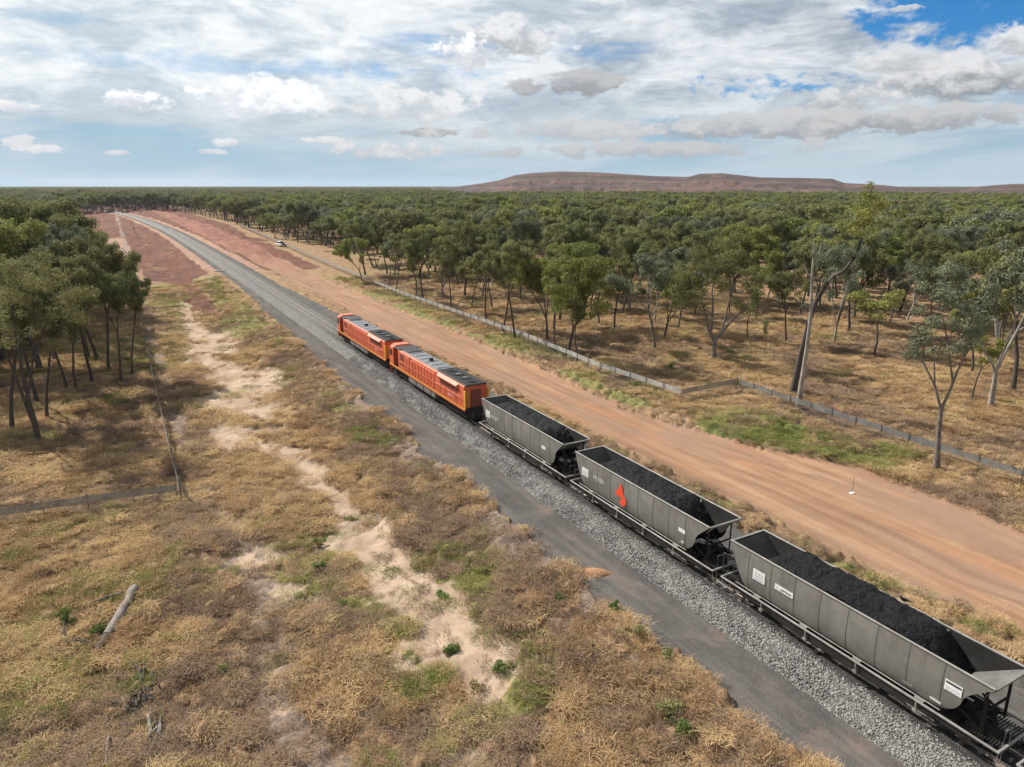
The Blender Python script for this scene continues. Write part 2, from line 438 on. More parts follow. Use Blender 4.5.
def full_h(X, Y, F=None):
    h = base_h(X, Y)
    if F is None: F = fields(X, Y)
    r = np.hypot(X, Y)
    rough = (F['roadd'] < 0) * (F['shd'] < 0) * (1 - .75 * F['sand']) * (1 - .6 * F['grey']) * (1 - .7 * F['red'])
    damp = 1 - sstep(r, 120, 320)
    m = fbm(X, Y, 1.9, 3, 5) ** 2 * .55 + fbm(X, Y, .7, 2, 6) * .16
    F['hum'] = hummock(X, Y)
    h = h + ((m - .15) * .8 + F['hum'] * .52 * (.35 + 1.2 * fbm(X, Y, 7, 2, 75))) * rough * damp
    h = h + (fbm(X, Y, 60, 3, 8) - .5) * 1.2 * sstep(np.abs(F['s']), 30, 90)
    lr = sstep(F['roadd'], 0, 2.0) * damp
    ru = F['across']
    h = h + lr * (fbm(X * 3, Y * .25, 4.0, 3, 9) - .5) * .10
    far = (F['red']) * sstep(r, 200, 300)
    h = h + far * ((fbm(X * 2.2, Y * .5, 14.0, 4, 10) - .5) * 3.4 + (fbm(X, Y, 3.5, 3, 17) - .5) * .8) * (F['shd'] < -.5)
    return h

# polar sheet, fine in the part that matters, reaching the horizon
def polar_grid():
    cen = math.pi / 2 - YAW      # direction of view as an angle from +X
    fine = np.arange(-50, 50.01, 0.14) * math.pi / 180
    coarse = np.arange(52, 308.1, 3.0) * math.pi / 180
    ang = cen + np.concatenate([fine, coarse])
    rr = [2.0]
    while rr[-1] < 14000:
        r = rr[-1]
        k = 0.06 if r < 20 else (0.0055 if r < 160 else (0.010 if r < 1300 else 0.05))
        rr.append(r * (1 + k))
    rr = np.array(rr)
    A, Rr = np.meshgrid(ang, rr)
    return Rr * np.cos(A), Rr * np.sin(A), len(ang), len(rr)
GX, GY, NA, NR = polar_grid()
GF = fields(GX, GY)
GZ = full_h(GX, GY, GF)

def ground_material():
    m = bpy.data.materials.new("earth"); m.use_nodes = True
    t = NT(m.node_tree); b = t.n['Principled BSDF']
    geo = t.new('ShaderNodeNewGeometry'); P = geo.outputs['Position']
    A = t.new('ShaderNodeAttribute', attribute_name='ma'); B = t.new('ShaderNodeAttribute', attribute_name='mb'); C = t.new('ShaderNodeAttribute', attribute_name='mc')
    sa = t.new('ShaderNodeSeparateColor', {0: A.outputs['Color']}).outputs
    sb = t.new('ShaderNodeSeparateColor', {0: B.outputs['Color']}).outputs
    sc = t.new('ShaderNodeSeparateColor', {0: C.outputs['Color']}).outputs
    nL = t.noise(P, 0.085, 5, .6, .3); nM = t.noise(P, 0.45, 5, .65, .4); nS = t.noise(P, 2.2, 5, .7, .5); nF = t.noise(P, 11.0, 5, .75)
    straw = t.mix(t.smooth(nM, .3, .7), (0.24, 0.155, 0.086), (0.42, 0.285, 0.155))
    straw = t.mix(t.smooth(nS, .35, .72), t.mix(.45, straw, (0.14, 0.09, 0.055)), straw)
    straw = t.mix(t.math('MULTIPLY', t.smooth(nF, .55, .8), .6), straw, (0.56, 0.42, 0.25))
    straw = t.mix(t.math('MULTIPLY', t.smooth(nL, .46, .62), .6), straw, (0.27, 0.165, 0.105))
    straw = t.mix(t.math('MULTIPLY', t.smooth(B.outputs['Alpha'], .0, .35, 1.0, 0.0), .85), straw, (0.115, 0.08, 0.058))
    def noisy(f, amt=.5, lo=.35, hi=.65):
        x = t.math('ADD', f, t.math('MULTIPLY', t.math('SUBTRACT', nS, .5), amt * 2))
        return t.smooth(x, lo, hi)
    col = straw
    brown = t.mix(t.smooth(nS, .35, .65), (0.15, 0.10, 0.075), (0.29, 0.20, 0.14))
    col = t.mix(t.math('MULTIPLY', sb[0], .8), col, brown)
    green = t.mix(t.smooth(nS, .35, .65), (0.13, 0.125, 0.045), (0.28, 0.25, 0.10))
    col = t.mix(noisy(sa[2], .5), col, green)
    lush = t.mix(t.smooth(nS, .35, .65), (0.085, 0.105, 0.03), (0.17, 0.19, 0.06))
    col = t.mix(noisy(sb[1], .35), col, lush)
    flat = t.mix(t.smooth(nM, .35, .65), (0.27, 0.155, 0.11), (0.36, 0.235, 0.17))
    col = t.mix(noisy(sb[2], .3), col, flat)
    redc = t.mix(t.smooth(nM, .35, .65), (0.105, 0.044, 0.032), (0.20, 0.088, 0.058))
    redc = t.mix(t.math('MULTIPLY', t.smooth(t.noise(t.map(P, (1, .22, 1)), .28, 6, .7, .5), .42, .66), .75), redc, (0.085, 0.046, 0.040))
    redc = t.mix(t.math('MULTIPLY', t.smooth(t.noise(t.map(P, (1, .3, 1), (9, 4, 0)), .12, 6, .7, .5), .52, .66), .6), redc, (0.215, 0.155, 0.085))
    redc = t.mix(t.math('MULTIPLY', t.smooth(t.noise(P, .09, 6, .7, .2), .56, .72), .55), redc, (0.28, 0.18, 0.135))
    col = t.mix(noisy(sc[0], .3), col, redc)
    grey = t.mix(t.smooth(nS, .3, .7), (0.165, 0.120, 0.098), (0.31, 0.245, 0.205))
    col = t.mix(t.math('MULTIPLY', noisy(sa[1], .4), .9), col, grey)
    sand = t.mix(t.smooth(nM, .3, .7), (0.27, 0.195, 0.14), (0.41, 0.31, 0.225))
    sand = t.mix(t.math('MULTIPLY', t.smooth(nS, .5, .75), .35), sand, (0.24, 0.165, 0.11))
    col = t.mix(noisy(sa[0], .4), col, sand)
    # dirt road: lengthways wheel marks, redder with distance along the line
    pm = t.map(P, (.55, .03, 1.0))
    ru = t.noise(pm, 1.3, 5, .6, .15)
    wob = t.noise(P, .35, 4, .6)
    ru = t.math('ADD', t.math('MULTIPLY', ru, .7), t.math('MULTIPLY', wob, .3))
    ru2 = t.noise(t.map(P, (1, .06, 1), (5, 2, 0)), 4.0, 4, .6, .1)
    road = t.mix(t.smooth(ru, .34, .66), (0.22, 0.125, 0.075), (0.36, 0.225, 0.138))
    road = t.mix(t.math('MULTIPLY', t.smooth(ru2, .48, .72), .35), road, (0.24, 0.14, 0.09))
    road = t.mix(t.math('MULTIPLY', t.smooth(t.noise(t.map(P, (1, .3, 1)), .22, 6, .7, .4), .42, .62), .7), road, (0.25, 0.165, 0.12))
    road = t.mix(t.math('MULTIPLY', t.smooth(nF, .35, .65), .22), road, (0.17, 0.10, 0.065))
    road = t.mix(t.math('MULTIPLY', t.smooth(t.noise(t.map(P, (1, .12, 1), (31, 2, 0)), .55, 6, .7, .6), .52, .66), .5), road, (0.34, 0.165, 0.090))
    # worn wheel tracks that wander along the road
    ac = t.math('ADD', C.outputs['Alpha'], t.math('MULTIPLY', t.math('SUBTRACT', t.noise(t.map(P, (.25, .018, 1)), 1.0, 3, .5), .5), .22))
    for c0, wd, am in ((.30, .022, .55), (.43, .022, .50), (.66, .026, .42), (.80, .024, .38), (.12, .03, .3)):
        dd = t.math('ABSOLUTE', t.math('SUBTRACT', ac, c0))
        rm = t.math('MULTIPLY', t.smooth(dd, wd * .4, wd * 1.8, 1.0, 0.0), t.math('MULTIPLY', t.smooth(t.noise(t.map(P, (1, .15, 1)), .4, 4, .6), .3, .6), am))
        road = t.mix(rm, road, (0.165, 0.100, 0.068))
    red2 = t.mix(t.smooth(ru, .34, .66), (0.155, 0.068, 0.052), (0.27, 0.13, 0.092))
    road = t.mix(sc[2], road, red2)
    rmask = t.smooth(t.math('ADD', sc[1], t.math('MULTIPLY', t.math('SUBTRACT', nS, .5), .35)), .42, .58)
    col = t.mix(rmask, col, road)
    # service track and formation: dark fine gravel
    sh = t.mix(t.smooth(nM, .3, .7), (0.052, 0.049, 0.046), (0.088, 0.081, 0.075))
    sh = t.mix(t.math('MULTIPLY', t.smooth(t.noise(t.map(P, (1, .05, 1)), 1.6, 4, .6), .45, .65), .6), sh, (0.12, 0.108, 0.098))
    sh = t.mix(t.math('MULTIPLY', t.smooth(t.noise(P, .35, 4, .6), .56, .7), .6), sh, (0.16, 0.115, 0.095))
    sh = t.mix(t.math('MULTIPLY', t.smooth(t.noise(t.map(P, (1, .2, 1), (3, 8, 0)), .8, 6, .75, .3), .5, .66), .35), sh, (0.17, 0.13, 0.11))
    sh = t.mix(t.math('MULTIPLY', t.smooth(t.noise(t.map(P, (1, .2, 1), (13, 8, 0)), .5, 6, .75, .3), .5, .62), .6), sh, (0.050, 0.047, 0.045))
    fr = t.math('MULTIPLY', t.smooth(nF, .4, .7), .35)
    sh = t.mix(fr, sh, (0.19, 0.18, 0.17))
    smask = t.smooth(t.math('ADD', A.outputs['Alpha'], t.math('MULTIPLY', t.math('SUBTRACT', nS, .5), .35)), .42, .58)
    col = t.mix(smask, col, sh)
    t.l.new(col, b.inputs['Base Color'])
    b.inputs['Roughness'].default_value = 0.95
    b.inputs['Specular IOR Level'].default_value = 0.1
    smooth_area = t.math('MAXIMUM', t.math('MAXIMUM', rmask, smask), sa[0])
    hgt = t.math('ADD', t.math('MULTIPLY', nS, .30), t.math('MULTIPLY', nF, .10))
    bs = t.math('SUBTRACT', 1.0, t.math('MULTIPLY', smooth_area, .78))
    bump = t.new('ShaderNodeBump', {'Height': hgt, 'Strength': bs, 'Distance': 1.0})
    t.l.new(bump.outputs[0], b.inputs['Normal'])
    return m
M_EARTH = ground_material()

def build_ground():
    idx = np.arange(NA * NR).reshape(NR, NA)
    nxt = np.roll(idx, -1, axis=1)
    q = np.stack([idx[:-1], nxt[:-1], nxt[1:], idx[1:]], axis=-1).reshape(-1, 4)[:, ::-1]
    V = np.stack([GX, GY, GZ], -1).reshape(-1, 3)
    dist = np.hypot(GX, GY)
    roadm = sstep(GF['roadd'], -1.0, 1.0); shm = sstep(GF['shd'], -.75, .75)
    # beyond the measured part the road edges widen with the cell size
    ma = np.stack([GF['sand'], GF['grey'], GF['green'], shm], -1)
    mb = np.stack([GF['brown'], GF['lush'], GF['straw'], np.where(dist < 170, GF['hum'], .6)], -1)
    red_along = sstep(GY + 20 * (GF['across'] - .5), 170, 330)
    mc = np.stack([GF['red'], roadm, red_along, GF['across']], -1)
    kind = np.zeros((NR, NA), int)
    kind[roadm > .5] = 1; kind[shm > .5] = 2; kind[(GF['sand'] > .5) & (roadm < .5) & (shm < .5) & (dist < 400)] = 3
    kf = kind[:-1].reshape(-1)
    inner = idx[0]
    for k, name, lab in ((0, 'ground', None), (1, 'dirt_road', None), (2, 'service_track', None), (3, 'sandy_track', None)):
        f = q[kf == k]
        used = np.unique(f); remap = np.full(NA * NR, -1, np.int64); remap[used] = np.arange(len(used))
        me = mesh_np(name, V[used], remap[f].astype(np.int32), M_EARTH, smooth=True)
        for an, arr in (('ma', ma), ('mb', mb), ('mc', mc)):
            at_ = me.attributes.new(an, 'FLOAT_COLOR', 'POINT')
            at_.data.foreach_set('color', arr.reshape(-1, 4)[used].astype(np.float32).ravel())
        if k == 0:
            pass
        o = attach(name, me); tag(o, kind='structure')
build_ground()
# the small disc under the camera closes the sheet
# ------------------------------------------------------------------ materials
def mat(name, col, rough=.6, metal=0.0, spec=.5, noise=None, scale=3.0, bump=0.0, bscale=30.0, dirt=None, coord='Object', coat=0.0):
    m = bpy.data.materials.new(name); m.use_nodes = True
    t = NT(m.node_tree); b = t.n['Principled BSDF']
    b.inputs['Base Color'].default_value = (*col, 1); b.inputs['Roughness'].default_value = rough
    b.inputs['Metallic'].default_value = metal; b.inputs['Specular IOR Level'].default_value = spec
    b.inputs['Coat Weight'].default_value = coat
    c = t.new('ShaderNodeTexCoord').outputs[coord]
    cc = None
    if noise is not None:
        n = t.noise(c, scale, 5, .65, .3)
        cc = t.mix(t.smooth(n, .3, .7), noise, col)
    if dirt is not None:       # run-down grime in vertical streaks
        n2 = t.noise(t.map(c, (1.2, 3.0, .25)), scale * 1.1, 6, .7, .2)
        cc = t.mix(t.math('MULTIPLY', t.smooth(n2, .48, .78), .65), cc if cc is not None else col, dirt)
    if cc is not None: t.l.new(cc, b.inputs['Base Color'])
    if bump:
        n3 = t.noise(c, bscale, 4, .7)
        bm_ = t.new('ShaderNodeBump', {'Height': n3, 'Strength': bump, 'Distance': .05}); t.l.new(bm_.outputs[0], b.inputs['Normal'])
    return m
M_RAIL = mat('rail_steel', (.34, .31, .29), .35, .6, noise=(.24, .17, .13))
M_CONC = mat('sleeper_concrete', (.20, .185, .17), .9, noise=(.10, .09, .08), scale=2)
M_GALV = mat('galvanised', (.36, .37, .38), .5, .35, noise=(.27, .28, .29), scale=1.5)
M_POST = mat('post_steel', (.13, .125, .12), .6, .4, noise=(.20, .19, .18))

def stone_material(name, base_lo, base_hi, scale):
    m = bpy.data.materials.new(name); m.use_nodes = True
    t = NT(m.node_tree); b = t.n['Principled BSDF']
    P = t.new('ShaderNodeNewGeometry').outputs['Position']
    v = t.new('ShaderNodeTexVoronoi', {'Vector': P, 'Scale': scale}, feature='F1')
    e = t.new('ShaderNodeTexVoronoi', {'Vector': P, 'Scale': scale}, feature='DISTANCE_TO_EDGE')
    sepc = t.new('ShaderNodeSeparateColor', {0: v.outputs['Color']}).outputs
    c = t.mix(sepc[0], base_lo, base_hi)
    c = t.mix(t.math('MULTIPLY', t.smooth(sepc[1], .75, .8), .5), c, (.40, .375, .35))
    dust = t.smooth(t.noise(P, .5, 4, .6), .45, .7)
    c = t.mix(t.math('MULTIPLY', dust, .3), c, (.20, .165, .14))
    cd = t.new('ShaderNodeAttribute', attribute_name='bed_darkening')
    c = t.mix(cd.outputs['Fac'], c, (.035, .030, .028))
    t.l.new(c, b.inputs['Base Color'])
    b.inputs['Roughness'].default_value = .9; b.inputs['Specular IOR Level'].default_value = .2
    h = t.smooth(e.outputs['Distance'], 0.0, .18)
    bm_ = t.new('ShaderNodeBump', {'Height': h, 'Strength': 1.0, 'Distance': .05}); t.l.new(bm_.outputs[0], b.inputs['Normal'])
    return m
M_BALLAST = stone_material('ballast_rock', (.085, .083, .080), (.26, .255, .245), 9.0)
def stone_single():
    m = bpy.data.materials.new('ballast_stone'); m.use_nodes = True
    t = NT(m.node_tree); b = t.n['Principled BSDF']
    oi = t.new('ShaderNodeObjectInfo')
    c = t.mix(oi.outputs['Random'], (.075, .070, .064), (.31, .30, .28))
    t.l.new(c, b.inputs['Base Color']); b.inputs['Roughness'].default_value = .85
    return m
M_STONE = stone_single()

# ------------------------------------------------------------------ ballast bed, sleepers, rails
def build_ballast():
    ys = np.concatenate([np.arange(-30, 130, .22), np.arange(130, 320, 1.2), np.arange(320, 900, 5.0)])
    prof_s = np.concatenate([[-3.5], np.arange(-3.3, 3.31, .15), [3.5]])
    S, Y = np.meshgrid(prof_s, ys)
    Z = np.interp(S, [-3.5, -3.3, -3.1, -1.7, -1.5, 1.5, 1.7, 3.1, 3.3, 3.5], [-1.25, -1.02, -.9, -.2, -.16, -.16, -.2, -.9, -1.02, -1.25])
    X = trackx(Y) + S + (fbm(S * 3, Y, 1.5, 2, 11) - .5) * .5 * (np.abs(S) > 2.4)
    Z = Z + (fbm(X, Y, .35, 2, 12) - .5) * .12 + (fbm(X, Y, 2.5, 2, 13) - .5) * .08
    n, k = Y.shape
    i = np.arange(n * k).reshape(n, k)
    q = np.stack([i[:-1, :-1], i[:-1, 1:], i[1:, 1:], i[1:, :-1]], -1).reshape(-1, 4)
    me = mesh_np('ballast', np.stack([X, Y, Z], -1).reshape(-1, 3), q, M_BALLAST, smooth=True)
    a = me.attributes.new('bed_darkening', 'FLOAT', 'POINT')
    dd = (1 - sstep(np.abs(S) + (fbm(X, Y, .6, 2, 15) - .5) * .5, 1.5, 2.0)) * np.interp(Y, [100, 130], [.85, .15])  # bed darker around the rails, strongest along the train
    a.data.foreach_set('value', dd.astype(np.float32).ravel())
    o = attach('ballast', me)
    tag(o, kind='structure')
build_ballast()

def sweep_y(mb, s0, prof, ys):
    rings = []
    for y in ys:
        x = float(trackx(y))
        rings.append([(x + s0 + a, y, z) for a, z in prof])
    mb.loft(rings)
railway = empty('railway_track', (31, 0, 0)); inv0 = Vector((-31, 0, 0))
tag(railway, 'single railway track on grey ballast running under the coal train and curving away', 'railway track')
ys = list(np.concatenate([np.arange(-30, 200, 10), np.arange(200, 880, 12)]))
for g in (-.555, .555):
    mb = MB(); sweep_y(mb, g, [(-.065, -.155), (.065, -.155), (.065, -.14), (.012, -.12), (.012, -.04), (.036, -.03), (.036, 0), (-.036, 0), (-.036, -.03), (-.012, -.04), (-.012, -.12), (-.065, -.14)], ys)
    o = mb.build('rail', M_RAIL, railway); o.location = inv0
sl_me = MB().box(-1.05, 1.05, -.12, .12, -.30, -.16, .03).mesh('sleeper', M_CONC)
vis = [y for y in np.arange(8.6, 11.6, .66)] + [y for y in np.arange(27.2, 28.6, .66)] + [y for y in np.arange(109.5, 171, .68)]
vis = vis[:100]
for y in vis:
    o = bpy.data.objects.new('sleeper', sl_me); link(o, railway); o.location = (float(trackx(y)) - 31, y, 0)
rest = MB()
for y in np.arange(-28, 700, .68):
    if any(abs(y - a) < .5 for a in (vis[0], vis[-1])) or vis[6] < y < vis[-1] + .3 or 8.3 < y < 11.9 or 27 < y < 28.7: continue
    x = float(trackx(y)) - 31
    rest.box(x - 1.05, x + 1.05, y - .12, y + .12, -.30, -.16)
o = rest.build('sleepers', M_CONC, railway); o['kind'] = 'stuff'

# ------------------------------------------------------------------ scatter by geometry nodes (for stuff only)
def scatter(name, pts, rot, scl, idx, sources, kind='stuff', cname='sources'):
    pts = np.asarray(pts, np.float32)
    me = bpy.data.meshes.new(name); me.vertices.add(len(pts)); me.vertices.foreach_set('co', pts.ravel())
    for an, typ, arr, key in (('rot', 'FLOAT_VECTOR', rot, 'vector'), ('scl', 'FLOAT_VECTOR', scl, 'vector'), ('idx', 'INT', idx, 'value')):
        a = me.attributes.new(an, typ, 'POINT')
        a.data.foreach_set(key, np.asarray(arr, np.int32 if typ == 'INT' else np.float32).ravel())
    o = attach(name, me); tag(o, kind=kind)
    col = bpy.data.collections.new(cname)
    for i, m in enumerate(sources):
        s = bpy.data.objects.new('%s.%03d' % (name, i + 500), m); col.objects.link(s)
    ng = bpy.data.node_groups.new(name, 'GeometryNodeTree')
    ng.interface.new_socket('Geometry', in_out='INPUT', socket_type='NodeSocketGeometry')
    ng.interface.new_socket('Geometry', in_out='OUTPUT', socket_type='NodeSocketGeometry')
    n = ng.nodes; l = ng.links
    gi = n.new('NodeGroupInput'); go = n.new('NodeGroupOutput')
    ci = n.new('GeometryNodeCollectionInfo'); ci.inputs['Collection'].default_value = col
    ci.inputs['Separate Children'].default_value = True; ci.inputs['Reset Children'].default_value = True
    ip = n.new('GeometryNodeInstanceOnPoints'); ip.inputs['Pick Instance'].default_value = True
    def na(nm, dt):
        x = n.new('GeometryNodeInputNamedAttribute'); x.data_type = dt; x.inputs['Name'].default_value = nm; return x.outputs[0]
    l.new(gi.outputs[0], ip.inputs['Points']); l.new(ci.outputs[0], ip.inputs['Instance'])
    l.new(na('idx', 'INT'), ip.inputs['Instance Index'])
    l.new(na('rot', 'FLOAT_VECTOR'), ip.inputs['Rotation']); l.new(na('scl', 'FLOAT_VECTOR'), ip.inputs['Scale'])
    l.new(ip.outputs[0], go.inputs[0])
    md = o.modifiers.new('scatter', 'NODES'); md.node_group = ng
    return o
def stone_mesh(seed):
    rs = np.random.RandomState(seed)
    import bmesh
    bm = bmesh.new(); bmesh.ops.create_icosphere(bm, subdivisions=1, radius=1)
    for v in bm.verts: v.co = v.co * (0.75 + .5 * rs.rand()); v.co.z *= .75
    me = bpy.data.meshes.new('stone'); bm.to_mesh(me); bm.free(); me.materials.append(M_STONE); return me
rs = np.random.RandomState(3)
N = 52000
y = 8 + 92 * rs.rand(N) ** 1.35; s = rs.uniform(-3.35, -1.35, N)
keep = rs.rand(N) < np.clip((-s - 1.3) / .5, 0, 1); y = y[keep]; s = s[keep]
k2 = rs.randint(0, len(y), 9000); y2 = 8 + 92 * rs.rand(9000) ** 1.4; s2 = rs.uniform(1.2, 3.3, 9000)
y = np.concatenate([y, y2]); s = np.concatenate([s, s2]); N = len(y)
z = np.interp(s, [-3.3, -3.1, -1.7, -1.5, 1.5, 1.7, 3.1, 3.3], [-1.02, -.9, -.24, -.2, -.2, -.24, -.9, -1.02]) + rs.uniform(-.03, .05, N)
sz = rs.uniform(.032, .075, N)
scatter('ballast_stones', np.stack([31 - .05 + s, y, z], -1), rs.uniform(0, 6.28, (N, 3)), np.stack([sz] * 3, -1), rs.randint(0, 5, N), [stone_mesh(i) for i in range(5)])

# ------------------------------------------------------------------ grass
def grass_material(name, stops, transl=.25):
    m = bpy.data.materials.new(name); m.use_nodes = True
    t = NT(m.node_tree); t.n.clear()
    oi = t.new('ShaderNodeObjectInfo'); tcg = t.new('ShaderNodeTexCoord')
    ramp = t.n.new('ShaderNodeValToRGB'); cr = ramp.color_ramp
    while len(cr.elements) < len(stops): cr.elements.new(.5)
    for e, (p, c) in zip(cr.elements, stops): e.position = p; e.color = (*c, 1)
    geo = t.new('ShaderNodeNewGeometry')
    f = t.math('ADD', t.math('MULTIPLY', oi.outputs['Random'], .6), t.math('MULTIPLY', geo.outputs['Random Per Island'], .4))
    P2 = t.new('ShaderNodeVectorMath', {0: oi.outputs['Location']}, operation='SCALE'); P2.inputs['Scale'].default_value = 1
    patch = t.noise(P2.outputs[0], .12, 3, .6)
    f = t.math('ADD', f, t.math('MULTIPLY', t.math('SUBTRACT', patch, .5), 1.2), clamp=True)
    t.l.new(f, ramp.inputs[0])
    d = t.new('ShaderNodeBsdfDiffuse', {'Color': ramp.outputs[0]}); tr = t.new('ShaderNodeBsdfTranslucent', {'Color': ramp.outputs[0]})
    mx = t.new('ShaderNodeMixShader', {0: transl, 1: d.outputs[0], 2: tr.outputs[0]})
    t.new('ShaderNodeOutputMaterial', {0: mx.outputs[0]})
    return m
M_STRAW = grass_material('straw_grass', [(0, (.20, .125, .070)), (.35, (.38, .25, .13)), (.7, (.60, .43, .235)), (1, (.50, .40, .20))])
M_BROWN = grass_material('brown_grass', [(0, (.16, .11, .08)), (.5, (.28, .195, .135)), (1, (.40, .295, .19))])
M_GREEN = grass_material('green_grass', [(0, (.10, .11, .035)), (.5, (.19, .20, .06)), (1, (.38, .33, .14))])
def tuft(seed, n, hgt, spread, w, mt):
    rs = np.random.RandomState(seed)
    V = []; Fc = []
    for i in range(n):
        a = rs.uniform(0, 6.28); r0 = spread * .55 * math.sqrt(rs.rand())
        bx, by = r0 * math.cos(a), r0 * math.sin(a)
        a2 = a + rs.normal(0, 1.5); L = hgt * rs.uniform(.55, 1.1); lean = rs.uniform(.3, 1.5) * (0.4 + r0 / spread)
        px, py = -math.sin(a2) * w / 2, math.cos(a2) * w / 2
        b = len(V)
        m1 = (bx + math.cos(a2) * L * lean * .35, by + math.sin(a2) * L * lean * .35, L * .62)
        m2 = (bx + math.cos(a2) * L * lean * 1.05, by + math.sin(a2) * L * lean * 1.05, L * (.95 - lean * .35))
        V += [(bx - px, by - py, -.05), (bx + px, by + py, -.05), (m1[0] + px * .9, m1[1] + py * .9, m1[2]), (m1[0] - px * .9, m1[1] - py * .9, m1[2]), (m2[0] + px * .3, m2[1] + py * .3, m2[2]), (m2[0] - px * .3, m2[1] - py * .3, m2[2])]
        Fc += [[b, b + 1, b + 2, b + 3], [b + 3, b + 2, b + 4, b + 5]]
    return mesh_np('grass_tuft', V, np.array(Fc), mt)
def jitter_points(x0, x1, y0, y1, step, rs):
    gx, gy = np.meshgrid(np.arange(x0, x1, step), np.arange(y0, y1, step))
    x = gx.ravel() + rs.uniform(-.5, .5, gx.size) * step * 1.3; y = gy.ravel() + rs.uniform(-.5, .5, gx.size) * step * 1.3
    return x, y
def in_view(x, y, margin=6):
    a = np.arctan2(x, y) - YAW
    return (np.abs((a + math.pi) % (2 * math.pi) - math.pi) < R(54)) & (np.hypot(x, y) > 12)
def build_grass():
    rs = np.random.RandomState(11)
    parts = []
    for (x0, x1, y0, y1, st, big) in ((-46, 24, 6, 72, .34, 1.0), (-60, 24, 72, 130, .62, 1.35), (38, 46, 10, 110, .5, .8), (54, 100, 12, 75, .50, 1.1), (54, 130, 75, 130, .75, 1.4), (100, 150, 10, 75, .75, 1.4), (-70, 24, 130, 215, 1.1, 1.7), (54, 170, 130, 200, 1.2, 1.8)):
        x, y = jitter_points(x0, x1, y0, y1, st, rs)
        k = in_view(x, y); x, y = x[k], y[k]; parts.append((x, y, np.full(len(x), big)))
    X = np.concatenate([p[0] for p in parts]); Y = np.concatenate([p[1] for p in parts]); B = np.concatenate([p[2] for p in parts])
    F = fields(X, Y)
    clump = hummock(X, Y) * .45 + .22 + fbm(X, Y, 6, 2, 22) * .3
    p = np.ones(len(X))
    p *= (F['roadd'] < .0) * (F['shd'] < -.15)
    p *= 1 - np.clip(1.15 * F['sand'], 0, .93); p *= 1 - .75 * F['grey']; p *= 1 - .85 * F['red']
    p *= .12 + .88 * sstep(clump, .40, .62)
    for (u_, v_, rad) in ((122, 618, 1.3), (112, 636, 1.3), (100, 606, 1.2), (96, 622, 1.1), (76, 648, 1.5), (140, 690, 1.5), (140, 710, 1.4), (150, 740, 1.4), (150, 762, 1.4)):
        a_, b_, _ = at(u_, v_); p *= np.where(np.hypot(X - a_, Y - b_) > rad, 1, .8)
    k = rs.rand(len(X)) < p
    X, Y, B = X[k], Y[k], B[k]; F = {a: b[k] for a, b in F.items()}; clump = clump[k]
    Z = full_h(X, Y, F)
    u = rs.rand(len(X))
    gl = np.clip(F['green'] * .75 + F['lush'], 0, 1)
    br = np.clip(F['brown'] * .95 + sstep(fbm(X, Y, 9, 3, 81), .46, .60) * .75 + .08, 0, 1)
    kind = np.where(u < gl, 2, np.where(rs.rand(len(X)) < br, 1, 0))
    names = ('dry_grass', 'brown_grass', 'green_grass')
    mats_ = (M_STRAW, M_BROWN, M_GREEN)
    for kk in range(3):
        w = kind == kk; n = int(w.sum())
        src = [tuft(100 * kk + i, (190, 150, 230)[i], (.34, .42, .26)[i] * (1 if kk != 1 else .8), (1.1, .8, 1.4)[i], .016, mats_[kk]) for i in range(3)] + [tuft(100 * kk + 50 + i, 130, .24, 1.1, .017, mats_[kk]) for i in range(2)]
        sc_ = B[w] * np.clip(np.exp(rs.normal(-.2, .38, n)), .35, 1.15) * (0.7 + .8 * sstep(clump[w], .4, .7))
        hs = sc_ * rs.uniform(.6, 1.1, n) * (.40 if kk == 2 else .55)
        lushw = F['lush'][w]
        scatter(names[kk], np.stack([X[w], Y[w], Z[w] - .03], -1), np.stack([rs.normal(0, .12, n), rs.normal(0, .12, n), rs.uniform(0, 6.28, n)], -1), np.stack([sc_, sc_, hs], -1), rs.randint(0, 5, n), src)
    print('GRASS', [(int((kind == i).sum())) for i in range(3)])
build_grass()
# ------------------------------------------------------------------ trees
def leaf_material(name, dark, light, transl=.3):
    m = bpy.data.materials.new(name); m.use_nodes = True
    t = NT(m.node_tree); t.n.clear()
    oi = t.new('ShaderNodeObjectInfo'); at_ = t.new('ShaderNodeAttribute', attribute_name='tone')
    f = t.math('ADD', t.math('MULTIPLY', at_.outputs['Fac'], .62), t.math('MULTIPLY', oi.outputs['Random'], .38))
    c = t.mix(f, dark, light)
    hs = t.new('ShaderNodeHueSaturation', {'Color': c})
    t.l.new(t.math('ADD', .485, t.math('MULTIPLY', t.math('FRACT', t.math('MULTIPLY', oi.outputs['Random'], 7.3)), .034)), hs.inputs['Hue'])
    d = t.new('ShaderNodeBsdfPrincipled', {'Base Color': hs.outputs[0], 'Roughness': .75, 'Specular IOR Level': .08})
    tr = t.new('ShaderNodeBsdfTranslucent', {'Color': hs.outputs[0]})
    mx = t.new('ShaderNodeMixShader', {0: transl, 1: d.outputs[0], 2: tr.outputs[0]})
    t.new('ShaderNodeOutputMaterial', {0: mx.outputs[0]})
    return m
M_LEAF = [leaf_material('gum_leaves', (.090, .096, .038), (.285, .285, .120)),
          leaf_material('grey_gum_leaves', (.095, .108, .066), (.265, .280, .175)),
          leaf_material('bright_gum_leaves', (.105, .122, .032), (.310, .325, .100))]
M_BARK = [mat('dark_bark', (.085, .068, .056), .95, noise=(.045, .036, .030), scale=1.5, bump=.6, bscale=9),
          mat('pale_bark', (.36, .33, .29), .85, noise=(.16, .13, .11), scale=.8, bump=.4, bscale=9),
          mat('grey_bark', (.20, .175, .15), .9, noise=(.09, .075, .062), scale=1.1, bump=.5, bscale=9)]

